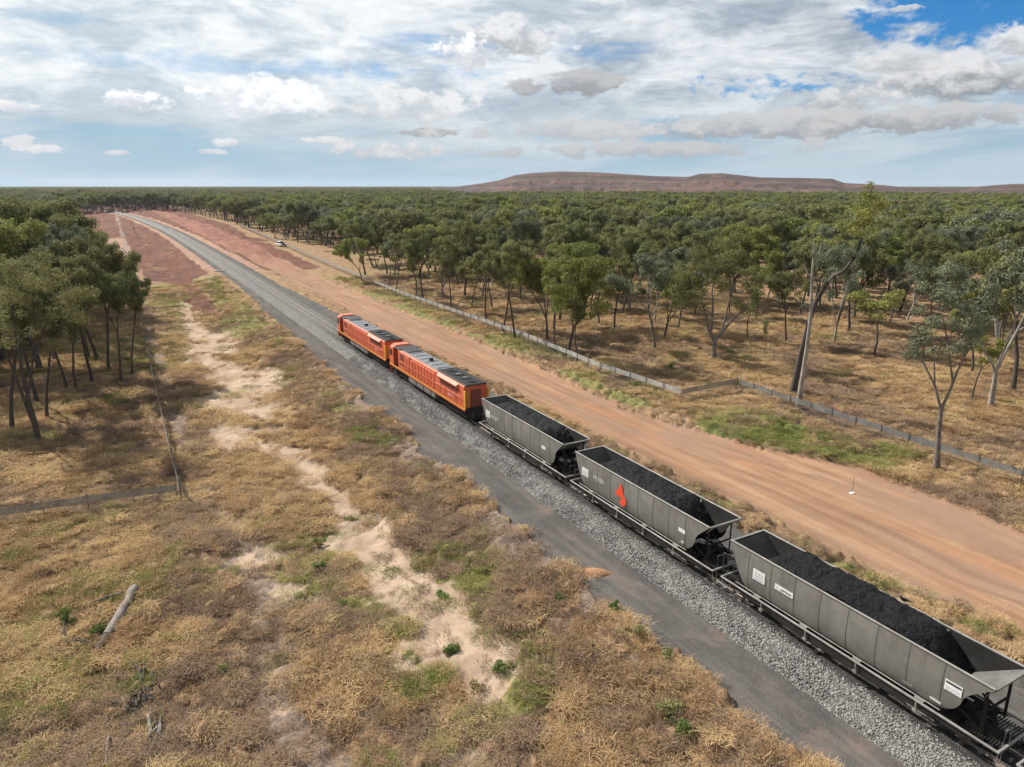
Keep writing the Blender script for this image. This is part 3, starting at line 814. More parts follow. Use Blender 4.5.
def grow_tree(seed, H=16, fork=.35, nl=3, spread=.55, depth=3, lean=(0, 0), crown=1.0, trunk_r=None):
    """skeleton of a gum: polylines with radii, and the tips that carry leaf clumps"""
    rs = np.random.RandomState(seed)
    lines = []; tips = []
    r0 = (trunk_r or H * .0145) * (1.35 if fork < .31 else 1)
    def grow(p, d, L, r, dep):
        n = 4; pts = [p.copy()]; rad = [r]
        for i in range(n):
            d = (d + Vector(rs.normal(0, .10, 3)) + Vector((0, 0, .05 if dep else 0))).normalized()
            p = p + d * (L / n); pts.append(p.copy()); rad.append(r * (1 - .34 * (i + 1) / n))
            if dep >= 1 and i == 2 and rs.rand() < .55 and dep < depth:
                side = rs.uniform(0, 6.28); dd = (d * .6 + Vector((math.cos(side), math.sin(side), .25)) * .8).normalized()
                grow(p.copy(), dd, L * .5, r * .45, depth)
        lines.append((pts, rad))
        if dep >= depth - 1:
            tips.append((p.copy(), dep))
            tips.append((pts[2] + Vector(rs.normal(0, .35, 3)), dep))
        if dep < depth:
            k = nl if dep == 0 else (2 if rs.rand() < .55 else 3)
            a0 = rs.uniform(0, 6.28)
            for j in range(k):
                a = a0 + 6.28 * j / k + rs.normal(0, .3); sp = spread * rs.uniform(.65, 1.25) * (1 if dep else .85)
                ax = d.orthogonal().normalized(); bx = d.cross(ax)
                dd = (d * math.cos(sp) + (ax * math.cos(a) + bx * math.sin(a)) * math.sin(sp)).normalized()
                grow(p.copy(), dd, L2 * (.72 ** dep) * rs.uniform(.75, 1.2), rad[-1] * (.78 if j == 0 else .62), dep + 1)
        else: tips.append((p.copy(), dep))
    L2 = H * (1 - fork) * .42
    grow(Vector((0, 0, -.25)), Vector((lean[0], lean[1], 1)).normalized(), H * fork, r0, 0)
    top = max(t[0].z for t in tips)
    k = (H * .94) / top
    lines = [([p * k for p in pts], rad) for pts, rad in lines]
    tips = [(p * k, d) for p, d in tips]
    return lines, tips
def trunk_mesh(lines, mt, n=7, minr=.0):
    mb = MB()
    for pts, rad in lines:
        if max(rad) < minr: continue
        rr = list(rad)
        if pts[0].z < 0: rr[0] *= 1.45
        mb.tube(pts, [max(x, .012) for x in rr], n if rr[0] > .08 else 5, cap=False)
    me = mesh_np('trunk', mb.v, np.array(mb.f), mt, smooth=True)
    return me
def crown_mesh(tips, seed, per=150, rc=1.0, leaf=(.34, .17), mt=None, flat=.75, extra=1.0):
    rs = np.random.RandomState(seed)
    P = []; tone = []; OUT = []
    for c, d in tips:
        r = rc * rs.uniform(.65, 1.3); k = int(per * (r / rc) ** 2 * rs.uniform(.7, 1.2))
        v = rs.normal(0, 1, (k, 3)); v /= np.linalg.norm(v, axis=1)[:, None]
        rad = r * rs.rand(k) ** .45
        q = v * rad[:, None] * [1, 1, flat] + np.array(c) + [0, 0, rs.uniform(-.2, .25)]
        P.append(q); OUT.append(v); tone.append(np.clip(np.full(k, rs.uniform(0, .8)) + rs.uniform(-.15, .25, k), 0, 1))
    P = np.concatenate(P); tone = np.concatenate(tone); n = len(P)
    # leaf = kite of two triangles, hanging and turned at random
    m = np.concatenate(OUT) * .9 + rs.normal(0, .5, (n, 3)) + [0, 0, .25]; m /= np.linalg.norm(m, axis=1)[:, None]
    t = rs.normal(0, 1, (n, 3)); t[:, 2] -= .4; t -= (t * m).sum(1)[:, None] * m; t /= np.linalg.norm(t, axis=1)[:, None]
    w = np.cross(m, t)
    L = leaf[0] * rs.uniform(.7, 1.4, n)[:, None]; W = leaf[1] * rs.uniform(.7, 1.4, n)[:, None]
    V = np.stack([P - t * L / 2, P + w * W / 2, P + t * L / 2, P - w * W / 2], 1).reshape(-1, 3)
    Fq = np.arange(4 * n).reshape(-1, 4)
    me = mesh_np('crown', V, Fq, mt)
    a = me.attributes.new('tone', 'FLOAT', 'POINT'); a.data.foreach_set('value', np.repeat(tone, 4).astype(np.float32))
    return me
def variant(seed, leafk, barkk, per=150, rc=1.0, leaf=(.34, .17), flat=.75, **kw):
    H = kw.get('H', 16)
    lines, tips = grow_tree(seed, **kw)
    return (trunk_mesh(lines, M_BARK[barkk]), crown_mesh(tips, seed + 1, per, rc, leaf, M_LEAF[leafk], flat), H)
KINDS = {
    'broad': [variant(11, 0, 2, H=16, fork=.24, nl=3, spread=.62, rc=1.05, per=135), variant(12, 0, 2, H=16, fork=.2, nl=4, spread=.6, rc=1.05, per=135), variant(13, 0, 0, H=16, fork=.3, nl=3, spread=.66, rc=1.05, per=135)],
    'tall': [variant(21, 0, 0, H=18, fork=.45, nl=3, spread=.42, rc=1.02), variant(22, 0, 0, H=18, fork=.5, nl=2, spread=.5, rc=1.02), variant(23, 1, 2, H=18, fork=.42, nl=3, spread=.45, rc=1.02), variant(24, 0, 0, H=18, fork=.38, nl=3, spread=.48, rc=1.02)],
    'forked': [variant(33, 1, 1, H=17, fork=.2, nl=3, spread=.42, rc=1.05, per=135), variant(36, 1, 1, H=17, fork=.26, nl=3, spread=.44, rc=1.05, per=135)],
    'bright': [variant(41, 2, 0, H=15, fork=.25, nl=3, spread=.52, rc=1.05, per=135), variant(42, 2, 0, H=15, fork=.3, nl=4, spread=.5, rc=1.05, per=135)],
    'sapling': [variant(51, 0, 0, H=9, fork=.5, nl=2, spread=.3, depth=2, rc=.8, per=130, leaf=(.24, .12)), variant(52, 2, 0, H=9, fork=.45, nl=2, spread=.35, depth=2, rc=.75, per=120, leaf=(.24, .12))],
}
_tree_n = [0]
def plant(kind, X, Y, H, label, group, name=None, vi=None, rz=None, wide=1.0, z=None, cat='tree', trand=random.Random(5)):
    vs = KINDS[kind]; i = _tree_n[0]; _tree_n[0] += 1
    tr, cr, h0 = vs[(i if vi is None else vi) % len(vs)]
    nm = name or {'broad': 'spreading_gum_tree', 'tall': 'tall_gum_tree', 'forked': 'forked_gum_tree', 'bright': 'bright_gum_tree', 'sapling': 'sapling'}[kind]
    e = empty(nm, (X, Y, (float(base_h(X, Y)) if z is None else z) - .15), trand.uniform(0, 6.28) if rz is None else rz)
    s = H / h0; e.scale = (s * wide, s * wide, s)
    attach('trunk', tr, e); attach('crown', cr, e)
    tag(e, label, cat, group)
    return e
WR = 'gum trees of the woodland right of the dirt road'
WL = 'gum trees left of the left fence'
near = [   # base pixel, base row, top row, kind, variant, width, label, group
    (664, 341, 268, 'bright', 0, 1.1, 'bright green low gum with leaning trunk just left of the broad spreading gum', WR),
    (569, 356, 252, 'bright', 1, .9, 'bright green gum clump on several thin stems close behind the silver fence', WR),
    (547, 340, 255, 'bright', 0, .9, 'bright green gum just left of the thin stemmed clump behind the silver fence', WR),
    (577, 362, 290, 'sapling', 0, .8, 'thin leafless looking sapling beside the bright green clump at the fence', None),
    (556, 354, 275, 'sapling', 1, .8, 'slender sapling on the left flank of the bright green clump at the fence', None),
    (614, 332, 258, 'tall', 1, 1.0, 'slim gum with dark stem between the bright green clump and the low leaning gum', WR),
    (599, 326, 262, 'sapling', 0, 1.0, 'small dark sapling left of the slim dark stemmed gum', None),
    (989, 409, 232, 'forked', 1, .85, 'grey green gum with straight pale leaning trunk behind the forked gum at right', WR),
    (970, 402, 330, 'sapling', 1, .8, 'thin dark sapling between the two pale trunked gums at right', None),
    (1012, 393, 250, 'sapling', 0, 1.2, 'thin stemmed tree at the right edge of the photo', None),
    (997, 371, 240, 'broad', 1, .9, 'gum with dark bent double trunk behind the pale leaning trunk at right', WR),
    (832, 346, 238, 'forked', 0, .75, 'gum with pale stout trunk and low fork right of the leaning trees', WR),
    (854, 320, 222, 'tall', 2, 1.1, 'gum with straight pale grey trunk next behind the pale low forked gum', WR),
    (873, 359, 288, 'sapling', 1, 1.3, 'slim young gum with thin crown and reddish stem in open straw grass', None),
    (899, 314, 225, 'broad', 2, .9, 'gum with short thick pale trunk deep in the straw clearing at right', WR),
    (764, 356, 318, 'sapling', 0, .6, 'little pole like sapling with a small tuft on top right of the broad spreading gum', None),
    (747, 343, 285, 'sapling', 0, .8, 'thin straight sapling just right of the broad spreading gum', None),
    (755, 322, 262, 'sapling', 1, .9, 'thin sapling behind the pole like sapling with the small tuft', None),
    (779, 312, 250, 'bright', 1, .7, 'dense low dark green gum behind the pole like saplings', WR),
    (486, 324, 240, 'tall', 1, .8, 'gum on two thin stems close behind the fence above the rear locomotive', WR),
    (451, 313, 236, 'tall', 0, .8, 'single thin stemmed gum behind the fence above the gap between the locomotives', WR),
    (503, 334, 238, 'tall', 3, .85, 'dark stemmed gum at the fence left of the bright green clump', WR),
    (515, 340, 240, 'tall', 1, .8, 'tall dark stemmed gum nearest the fence left of the bright green clump', WR),
    (423, 303, 232, 'tall', 0, .9, 'dark straight stemmed gum behind the fence above the leading locomotive', WR),
    (416, 302, 250, 'sapling', 0, 1.1, 'thin sapling beside the dark straight stemmed gum above the leading locomotive', None),
    (396, 294, 232, 'tall', 3, .8, 'gum on three thin dark stems by the fence above the leading locomotive', WR),
    (362, 282, 236, 'bright', 0, .8, 'low many stemmed gum with trunk leaning left at the fence up the line', WR),
    (389, 287, 238, 'tall', 2, .8, 'gum of medium height right of the low many stemmed gum at the fence', WR),
    # left of the line
    (12, 432, 262, 'tall', 1, .85, 'gum at the left edge of the photo with thin leaning trunk', WL),
    (47, 422, 280, 'tall', 1, .8, 'thin stemmed gum right beside the large double trunked gum', WL),
    (38, 405, 250, 'tall', 1, .9, 'gum with dark stem behind the large double trunked gum', WL),
    (68, 391, 255, 'tall', 1, .7, 'slim gum with slightly curved stem between the double trunked gum and the fence', WL),
    (77, 393, 300, 'sapling', 0, 1.0, 'thin sapling beside the slim curved gum left of the fence', None),
    (93, 384, 250, 'tall', 1, .85, 'slim gum with straight lone stem midway between double trunked gum and fence', WL),
    (110, 374, 232, 'tall', 0, .75, 'tall gum with leaning dark stem second from the left fence', WL),
    (122, 384, 262, 'tall', 0, .75, 'gum on two slender stems next to the left fence', WL),
    (132, 377, 268, 'tall', 1, .7, 'slender gum with leaning stem closest to the left fence', WL),
]
NEAR_XY = []
for (u, vb, vt, kd, vi, wd, lab, grp) in near:
    X, Y, z = at(u, vb); H = height_at(u, vb, vt)
    NEAR_XY.append((X, Y))
    plant(kd, X, Y, H, lab, grp, vi=vi, wide=wd)

# leaning pair, built limb by limb
def side_vec(): return Vector((math.cos(YAW), -math.sin(YAW), 0))
def custom_tree(name, u, v, pts_px, radii, leaf_px, label, leafk=0, bark=0, per=100, rc=1.1, twigs=()):
    X, Y, z = at(u, v); base = Vector((X, Y, z)); dist = math.hypot(X, Y)
    def pos(px, py, off=0.0):
        # a point on the vertical plane through the tree's foot, square to the line of sight
        d = ray_dir(px, py); n = Vector((X, Y, 0)).normalized()
        t = (dist + off) / (d.x * n.x + d.y * n.y)
        return Vector((d.x * t, d.y * t, CAMZ + d.z * t)) - base
    e = empty(name, base); tag(e, label, 'tree')
    lines = [([pos(*p) for p in pts_px], radii)]
    lines[0][0][0].z = -.3
    rs = np.random.RandomState(int(u))
    for tw, r in twigs: lines.append(([pos(*p) for p in tw], r))
    attach('trunk', trunk_mesh(lines, M_BARK[bark], 9), e)
    tips = []
    for (px, py, k, sp) in leaf_px:
        for _ in range(k): tips.append((pos(px + rs.normal(0, sp), py + rs.normal(0, sp * .8), rs.normal(0, sp * .26)), 3))
    if tips: attach('crown', crown_mesh(tips, 5, per, rc, (.30, .12), M_LEAF[leafk]), e)
    return e
custom_tree('leaning_gum_tree', 792, 395, [(792, 397), (801, 354), (809, 322), (816, 302), (824, 288), (833, 275), (843, 272), (851, 262), (858, 250), (864, 228), (868, 205), (871, 190)],
            [.34, .30, .28, .27, .26, .25, .2, .18, .15, .11, .08, .03],
            [(870, 196, 5, 4), (866, 212, 6, 6), (862, 230, 5, 6), (878, 205, 3, 4), (850, 222, 4, 7), (845, 238, 3, 6)],
            'very tall dark trunked gum bending right with its tufted tip rising above the horizon', 2, 0, 150, .95,
            twigs=[([(809, 322), (800, 318), (795, 328)], [.12, .1, .05]), ([(864, 228), (856, 222), (848, 220)], [.07, .05, .03]), ([(871, 192), (873, 187), (876, 186)], [.04, .03, .015])])
custom_tree('dead_gum_tree', 798, 409, [(798, 411), (802, 380), (806, 354), (809, 330), (811, 312), (812, 280), (813, 262), (814, 245), (813, 232)],
            [.27, .24, .22, .20, .18, .14, .11, .08, .03],
            [(808, 300, 1, 3), (816, 258, 2, 5)],
            'tall straight bare pale trunk crossing the dark leaning gum', 1, 1, 45, .6,
            twigs=[([(813, 262), (820, 250), (823, 238)], [.07, .05, .02]), ([(812, 280), (805, 268), (803, 255)], [.06, .04, .02]), ([(814, 250), (808, 240), (806, 230)], [.05, .03, .015])])
custom_tree('dead_limb_tree', 1000, 350, [(1000, 352), (996, 320), (990, 300), (992, 292), (998, 280), (1005, 268), (1012, 259), (1020, 258)],
            [.3, .26, .22, .2, .16, .12, .08, .04], [(990, 320, 4, 9)],
            'dead white branching limb sticking out above the grey green crowns at right', 1, 1, 60, 1.0,
            twigs=[([(998, 280), (1000, 272), (1001, 262)], [.1, .07, .03])])

custom_tree('spreading_gum_tree', 714, 362, [(714, 363), (714, 352), (714.5, 342)], [.42, .34, .32],
            [(690, 272, 9, 8), (710, 258, 10, 9), (733, 266, 11, 9), (750, 283, 8, 6), (684, 292, 7, 6), (716, 280, 9, 9), (700, 300, 5, 5), (742, 303, 6, 6), (728, 250, 6, 7), (700, 250, 4, 5)],
            'broad spreading gum with short thick forked trunk in straw grass beyond the fence corner', 0, 2, 150, 1.05,
            twigs=[([(714.5, 342), (708, 329, 0), (706, 314, .5), (698, 296, .8), (690, 276, 1)], [.24, .2, .15, .1, .04]), ([(714.5, 342), (722, 332), (734, 318, -.5), (747, 308, -1), (752, 290, -1)], [.26, .2, .15, .1, .04]),
                   ([(711, 334), (713, 309, -.6), (712, 292, -.8), (716, 262, -1)], [.2, .15, .1, .03]), ([(722, 332), (728, 306, 1), (733, 285, 1.5), (734, 262, 1.6)], [.16, .12, .08, .03]), ([(706, 314), (694, 304), (684, 294)], [.1, .07, .03])])
custom_tree('forked_gum_tree', 936, 472, [(936, 474), (938, 450), (939, 430), (941, 410)], [.26, .22, .20, .19],
            [(909, 351, 2, 4), (922, 338, 4, 5), (936, 318, 6, 6), (925, 290, 5, 6), (918, 275, 3, 4), (945, 292, 6, 7), (966, 314, 6, 6), (975, 334, 5, 5), (955, 342, 5, 6), (964, 284, 5, 6), (950, 270, 3, 5), (940, 352, 2, 4)],
            'tall grey green gum with forked trunk standing against the fence at right', 1, 2, 130, .85,
            twigs=[([(941, 410), (935, 386), (924, 364), (916, 354)], [.14, .11, .07, .03]), ([(941, 410), (950, 390), (958, 370), (964, 358), (968, 330)], [.15, .12, .09, .06, .03]),
                   ([(953, 384), (949, 352), (944, 322), (936, 298)], [.10, .08, .06, .02]), ([(935, 386), (934, 360), (930, 336)], [.08, .06, .03]), ([(958, 370), (970, 348), (976, 332)], [.07, .05, .02])])
custom_tree('double_trunked_gum_tree', 38, 443, [(39, 445), (35, 422), (28, 398), (22, 370), (17, 340), (12, 310), (8, 280)], [.26, .22, .20, .18, .15, .10, .04],
            [(10, 300, 8, 8), (32, 285, 8, 8), (56, 300, 7, 7), (20, 328, 7, 7), (46, 322, 6, 7), (-12, 318, 7, 8), (36, 262, 6, 8), (60, 276, 5, 7), (8, 268, 6, 8), (72, 315, 4, 5), (52, 342, 4, 5), (2, 345, 4, 6), (84, 296, 3, 5)],
            'large dark green gum with double trunk nearest the camera left of the fence', 0, 0, 120, 1.0,
            twigs=[([(37, 442), (34, 425), (26, 405), (20, 388), (6, 352), (-8, 322)], [.2, .18, .16, .14, .10, .04]), ([(28, 398), (32, 365), (42, 335), (54, 305)], [.14, .12, .08, .03]), ([(32, 365), (34, 330), (34, 290)], [.10, .07, .03]), ([(42, 335), (60, 325), (72, 312)], [.07, .05, .02])])
NEAR_XY += [at(714, 362)[:2], at(936, 472)[:2], at(38, 443)[:2]]
# tree off to the left of the frame whose shadow falls into the lower left corner
xs, ys_, _ = at(8, 705)
plant('broad', xs - 8.5, ys_ + 8.5, 12, 'gum outside the left edge of the photo casting its shadow into the lower left corner', None, vi=1, wide=.6)
NEAR_XY.append((xs - 8.5, ys_ + 8.5))

# woodland: jittered positions, the ones that show largest as trees of their own, the rest as one mass
def wood_density(X, Y):
    r = np.hypot(X, Y); s = X - trackx(Y)
    fl = np.interp(Y, [40, 150, 200, 280, 400, 500, 620, 760], [-2, -2.5, -5, -11, -24, -31, -40, -44])
    left = (X < fl - 2.5) & (Y > 98)
    d = np.zeros_like(X)
    d = np.where(left, np.where(Y < 118, .16, np.where(Y < 165, .55, .95)) * (X < -1), d)
    rr_ = np.interp(Y, [0, 60, 61, 246, 334, 500, 620, 760], [66, 66, 57, 60, 64, 70, 66, 56])
    right = (X > rr_ + 3)
    open_ = np.where(r < 118, .0, np.where(r < 150, .24, np.where(r < 190, .38, np.where(r < 300, .52, .66))))
    u_ang = np.degrees(np.arctan2(X, Y) - YAW)
    open_ = np.where((r < 118) & (u_ang > 3), np.where(r > 100, .12, 0), open_)
    d = np.where(right & (s > 0), open_, d)
    # strip of cleared ground behind the fence near the ute
    clr = right & (X < rr_ + 9) & (Y > 215) & (Y < 330)
    d = np.where(clr, 0, d)
    d = np.where(Y > 800, .8, d)
    d = np.where((np.abs(s) < 38) & (Y < 800) & (Y > 380), 0, d)
    return d
rsT = np.random.RandomState(77)
_d = ray_dir(452, 187); HILL_A0 = math.atan2(_d.x, _d.y)
def wood_points(r0, r1, step):
    A = YAW; x, y = jitter_points(-r1 * .75, r1, -r1 * .2, r1, step, rsT)
    r = np.hypot(x, y); ang = np.abs(np.arctan2(x, y) - A)
    k = (r > r0) & (r < r1) & (ang < R(47) + 12 / np.maximum(r, 1))
    x, y = x[k], y[k]
    nz = fbm(x, y, 45, 3, 31)
    k = rsT.rand(len(x)) < wood_density(x, y) * (.55 + .9 * nz)
    return x[k], y[k]
x1, y1 = wood_points(60, 620, 6.6)
ok = np.ones(len(x1), bool)
for (a, b) in NEAR_XY: ok &= np.hypot(x1 - a, y1 - b) > 5.5
x1, y1 = x1[ok], y1[ok]
r1_ = np.hypot(x1, y1); order = np.argsort(r1_)
nind = 300 - len(near) - 4 - 5
ind = order[:nind]; restI = order[nind:]
for i in ind:
    X, Y = float(x1[i]), float(y1[i]); r = r1_[i]
    left = X - trackx(Y) < 0
    kd = rsT.choice(['tall', 'tall', 'broad', 'bright', 'forked'], p=[.30, .25, .23, .12, .10])
    H = rsT.uniform(11.5, 18.5) if not left else (rsT.uniform(18, 26) if X < -7 else rsT.uniform(15, 20))
    if left: lab, grp = 'dark green gum in the dense stand beyond the open trunks left of the fence', 'dense gums behind the left fence'
    elif X - 60 < .28 * Y and Y > 110: lab, grp = 'thin stemmed gum among the many behind the silver fence up the line', 'gums behind the silver fence up the line'
    else: lab, grp = 'gum tree in the crowded woodland behind the straw clearing at right', 'gums behind the straw clearing'
    plant(kd, X, Y, H, lab, grp, vi=int(rsT.randint(0, 12)), wide=rsT.uniform(.8, 1.1))
print('WOOD', len(x1), 'individual to r=', r1_[ind].max())

def joined_variant(seed, leafk, barkk, per, rc, leaf, **kw):
    lines, tips = grow_tree(seed, **kw)
    mb = MB()
    for pts, rad in lines:
        if rad[0] < .07: continue
        mb.tube([pts[0], pts[2], pts[4]], [rad[0] * 1.3, rad[2], rad[4]], 5, cap=False)
    cr = crown_mesh(tips, seed, per, rc, leaf, M_LEAF[leafk], .75)
    nv = len(cr.vertices); V = np.empty(nv * 3, np.float32); cr.vertices.foreach_get('co', V)
    tn = np.empty(nv, np.float32); cr.attributes['tone'].data.foreach_get('value', tn)
    tv = np.array(mb.v, np.float32); tf = np.array(mb.f) + nv
    me = mesh_np('woodland_tree', np.concatenate([V.reshape(-1, 3), tv]), np.concatenate([np.arange(nv).reshape(-1, 4), tf]),
                 mats=[M_LEAF[leafk], M_BARK[barkk]], midx=np.concatenate([np.zeros(nv // 4, int), np.ones(len(tf), int)]))
    a = me.attributes.new('tone', 'FLOAT', 'POINT'); a.data.foreach_set('value', np.concatenate([tn, np.zeros(len(tv), np.float32)]))
    return me
mid = [joined_variant(61 + i, (0, 2, 1, 0, 2, 0)[i], (0, 2, 2, 0, 0, 2)[i], 40, 1.4, (.66, .38), H=17, fork=(.3, .42, .3, .45, .25, .35)[i], nl=3, spread=(.6, .45, .55, .5, .6, .5)[i]) for i in range(6)]
x2, y2 = wood_points(620, 1500, 8.0)
hk = ~((np.hypot(x2, y2) > 1130) & (np.arctan2(x2, y2) > HILL_A0)); x2, y2 = x2[hk], y2[hk]
X = np.concatenate([x1[restI], x2]); Y = np.concatenate([y1[restI], y2]); n = len(X)
Z = base_h(X, Y) + (fbm(X, Y, 60, 3, 8) - .5) * 1.2 * sstep(np.abs(X - trackx(Y)), 30, 90)
# the forest stops at the foot of the spoil heaps
hs_ = rsT.uniform(.58, 1.15, n); ws = hs_ * rsT.uniform(.85, 1.15, n)
hs_ = hs_ * (1 + .18 * (fbm(X, Y, 80, 2, 41) - .5))
scatter('distant_woodland', np.stack([X, Y, Z - .2], -1), np.stack([np.zeros(n), np.zeros(n), rsT.uniform(0, 6.28, n)], -1), np.stack([ws, ws, hs_], -1), rsT.randint(0, 6, n), mid)
print('MID', n)
# far forest: patches of canopy
def canopy_patch(seed):
    rs = np.random.RandomState(seed); V = []; tone = []
    for gx in np.arange(-40, 40, 8.5):
        for gy in np.arange(-40, 40, 8.5):
            c = np.array([gx + rs.uniform(-3, 3), gy + rs.uniform(-3, 3), rs.uniform(9.5, 14)])
            k = 34; v = rs.normal(0, 1, (k, 3)); v /= np.linalg.norm(v, axis=1)[:, None]
            p = c + v * [3.6, 3.6, 3.0]
            p = np.concatenate([p, c + [0, 0, -6] + v[:10] * [2.5, 2.5, 4]]); k = len(p)
            t = rs.normal(0, 1, (k, 3)); t /= np.linalg.norm(t, axis=1)[:, None]
            w = np.cross(t, rs.normal(0, 1, (k, 3))); w /= np.linalg.norm(w, axis=1)[:, None]
            V.append(np.stack([p - t * 1.1, p + w * .8, p + t * 1.1, p - w * .8], 1).reshape(-1, 3)); tone.append(np.repeat(np.clip(rs.uniform(0, 1) + rs.uniform(-.2, .2, k), 0, 1), 4))
    V = np.concatenate(V); me = mesh_np('canopy', V, np.arange(len(V)).reshape(-1, 4), M_LEAF[0])
    a = me.attributes.new('tone', 'FLOAT', 'POINT'); a.data.foreach_set('value', np.concatenate(tone).astype(np.float32)); return me
pats = [canopy_patch(i) for i in range(4)]
x3, y3 = jitter_points(-9000, 9500, -1500, 9500, 78, rsT)
r3 = np.hypot(x3, y3); a3 = np.arctan2(x3, y3) - YAW
k = (r3 > 1480) & (r3 < 9500) & (np.abs(a3) < R(44)) & ~((r3 < 2700) & (a3 + YAW > HILL_A0) & (r3 > 1150)); x3, y3, r3, a3 = x3[k], y3[k], r3[k], a3[k]
n = len(x3)
scatter('far_forest', np.stack([x3, y3, np.full(n, -2.5)], -1), np.stack([np.zeros(n), np.zeros(n), rsT.uniform(0, 6.28, n)], -1), np.stack([np.ones(n), np.ones(n), rsT.uniform(.9, 1.25, n)], -1), rsT.randint(0, 4, n), pats)
print('FAR', n)

# ------------------------------------------------------------------ spoil heaps of the mine
def build_hills():
    prof = [(430, 187.5), (455, 187), (465, 185.5), (480, 183.5), (500, 180), (515, 175), (530, 173), (560, 171.2), (600, 172.2), (650, 175.7), (688, 176.8), (700, 173.6), (722, 173), (760, 177.2), (800, 177.8), (832, 178.6), (845, 183), (868, 184), (885, 185.2), (905, 187.5), (925, 188.5), (960, 188.5), (985, 186), (1010, 184), (1030, 183.5), (1100, 182), (1200, 181), (1300, 186)]
    CR = 1620.0; FT = 1230.0
    azs = np.array([math.atan2(ray_dir(u, v).x, ray_dir(u, v).y) for u, v in prof])
    hts = np.array([CAMZ + CR * ray_dir(u, v).z / math.hypot(ray_dir(u, v).x, ray_dir(u, v).y) for u, v in prof])
    A = np.linspace(azs[0], azs[-1], 900); Rr = np.concatenate([np.linspace(FT - 60, CR + 40, 110), np.linspace(CR + 60, 2600, 20)])
    AA, RR = np.meshgrid(A, Rr)
    X = RR * np.sin(AA); Y = RR * np.cos(AA)
    top = np.interp(AA, azs, hts) + 3
    foot = FT + (fbm(AA * 1800, AA * 0, 260, 3, 51) - .5) * 200
    t = np.clip((RR - foot) / (CR - foot), 0, 1)
    ridg = 1 - np.abs(fbm(AA * 1800, RR * .25, 34, 3, 52) - .5) * 4
    t2 = np.clip(t + (ridg - .5) * .05 * np.sin(np.pi * t), 0, 1)
    st = t2 * 4; bench = (np.floor(st) + sstep(st - np.floor(st), .2, .95)) / 4
    rise = .2 * t2 + .8 * bench
    Z = -3 + top * rise * (.97 + .0 * t) + (fbm(X, Y, 40, 4, 53) - .5) * 5 * np.sin(np.pi * np.clip(t, 0, 1))
    Z = np.where(RR > CR + 20, -3 + top * (1 - sstep(RR, CR + 250, 2400)), Z)
    n, k = AA.shape; i = np.arange(n * k).reshape(n, k)
    q = np.stack([i[:-1, :-1], i[1:, :-1], i[1:, 1:], i[:-1, 1:]], -1).reshape(-1, 4)
    m = bpy.data.materials.new('spoil'); m.use_nodes = True; t_ = NT(m.node_tree); b = t_.n['Principled BSDF']
    P = t_.new('ShaderNodeNewGeometry').outputs['Position']
    c = t_.mix(t_.smooth(t_.noise(t_.map(P, (1, 1, 3)), .006, 6, .7, .6), .35, .65), (.040, .018, .014), (.090, .040, .029))
    c = t_.mix(t_.math('MULTIPLY', t_.smooth(t_.noise(P, .03, 5, .7), .5, .7), .6), c, (.17, .105, .08))
    c = t_.mix(t_.math('MULTIPLY', t_.smooth(t_.noise(P, .012, 5, .7), .52, .64), .5), c, (.07, .062, .045))
    c = t_.mix(t_.math('MULTIPLY', t_.smooth(t_.noise(t_.map(P, (.0015, .0015, .16)), 1.0, 4, .6), .44, .56), .6), c, (.022, .013, .012))
    c = t_.mix(t_.math('MULTIPLY', t_.smooth(t_.noise(t_.map(P, (.02, .02, .004)), 1.0, 4, .6), .52, .64), .55), c, (.13, .062, .045))
    t_.l.new(c, b.inputs['Base Color']); b.inputs['Roughness'].default_value = 1
    o = attach('hills', mesh_np('hills', np.stack([X, Y, Z], -1).reshape(-1, 3), q, m, smooth=True)); tag(o, kind='structure')
build_hills()
# ------------------------------------------------------------------ the coal train
M_WAG = mat('wagon_grey', (.245, .236, .215), .5, .25, noise=(.17, .162, .145), scale=.6, dirt=(.105, .092, .078), bump=.03, bscale=4)
M_SILL = mat('wagon_sill', (.19, .183, .168), .55, .2, noise=(.30, .28, .26), scale=1.2, dirt=(.14, .12, .10))
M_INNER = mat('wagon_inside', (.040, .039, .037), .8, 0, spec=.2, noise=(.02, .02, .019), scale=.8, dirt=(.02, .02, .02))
M_INREAR = mat('sunlit_slope_sheet', (.16, .155, .145), .7, .1, noise=(.08, .077, .073), scale=.8, dirt=(.05, .048, .045))  # rear sheet paler than the front one: sunlight put into its colour
M_DARK = mat('underframe_black', (.018, .017, .016), .85, 0, spec=.2, noise=(.032, .028, .024), scale=2)
M_WHEEL = mat('wheel_steel', (.10, .085, .075), .55, .5, noise=(.05, .042, .038))
M_SEAM = mat('panel_seam', (.16, .155, .145), .6, .2)
M_WHITE = mat('white_paint', (.72, .73, .72), .6, noise=(.6, .6, .58), scale=6)
M_INK = mat('dark_lettering', (.05, .05, .06), .6)
M_FLAME = mat('red_orange_paint', (.72, .075, .03), .5)
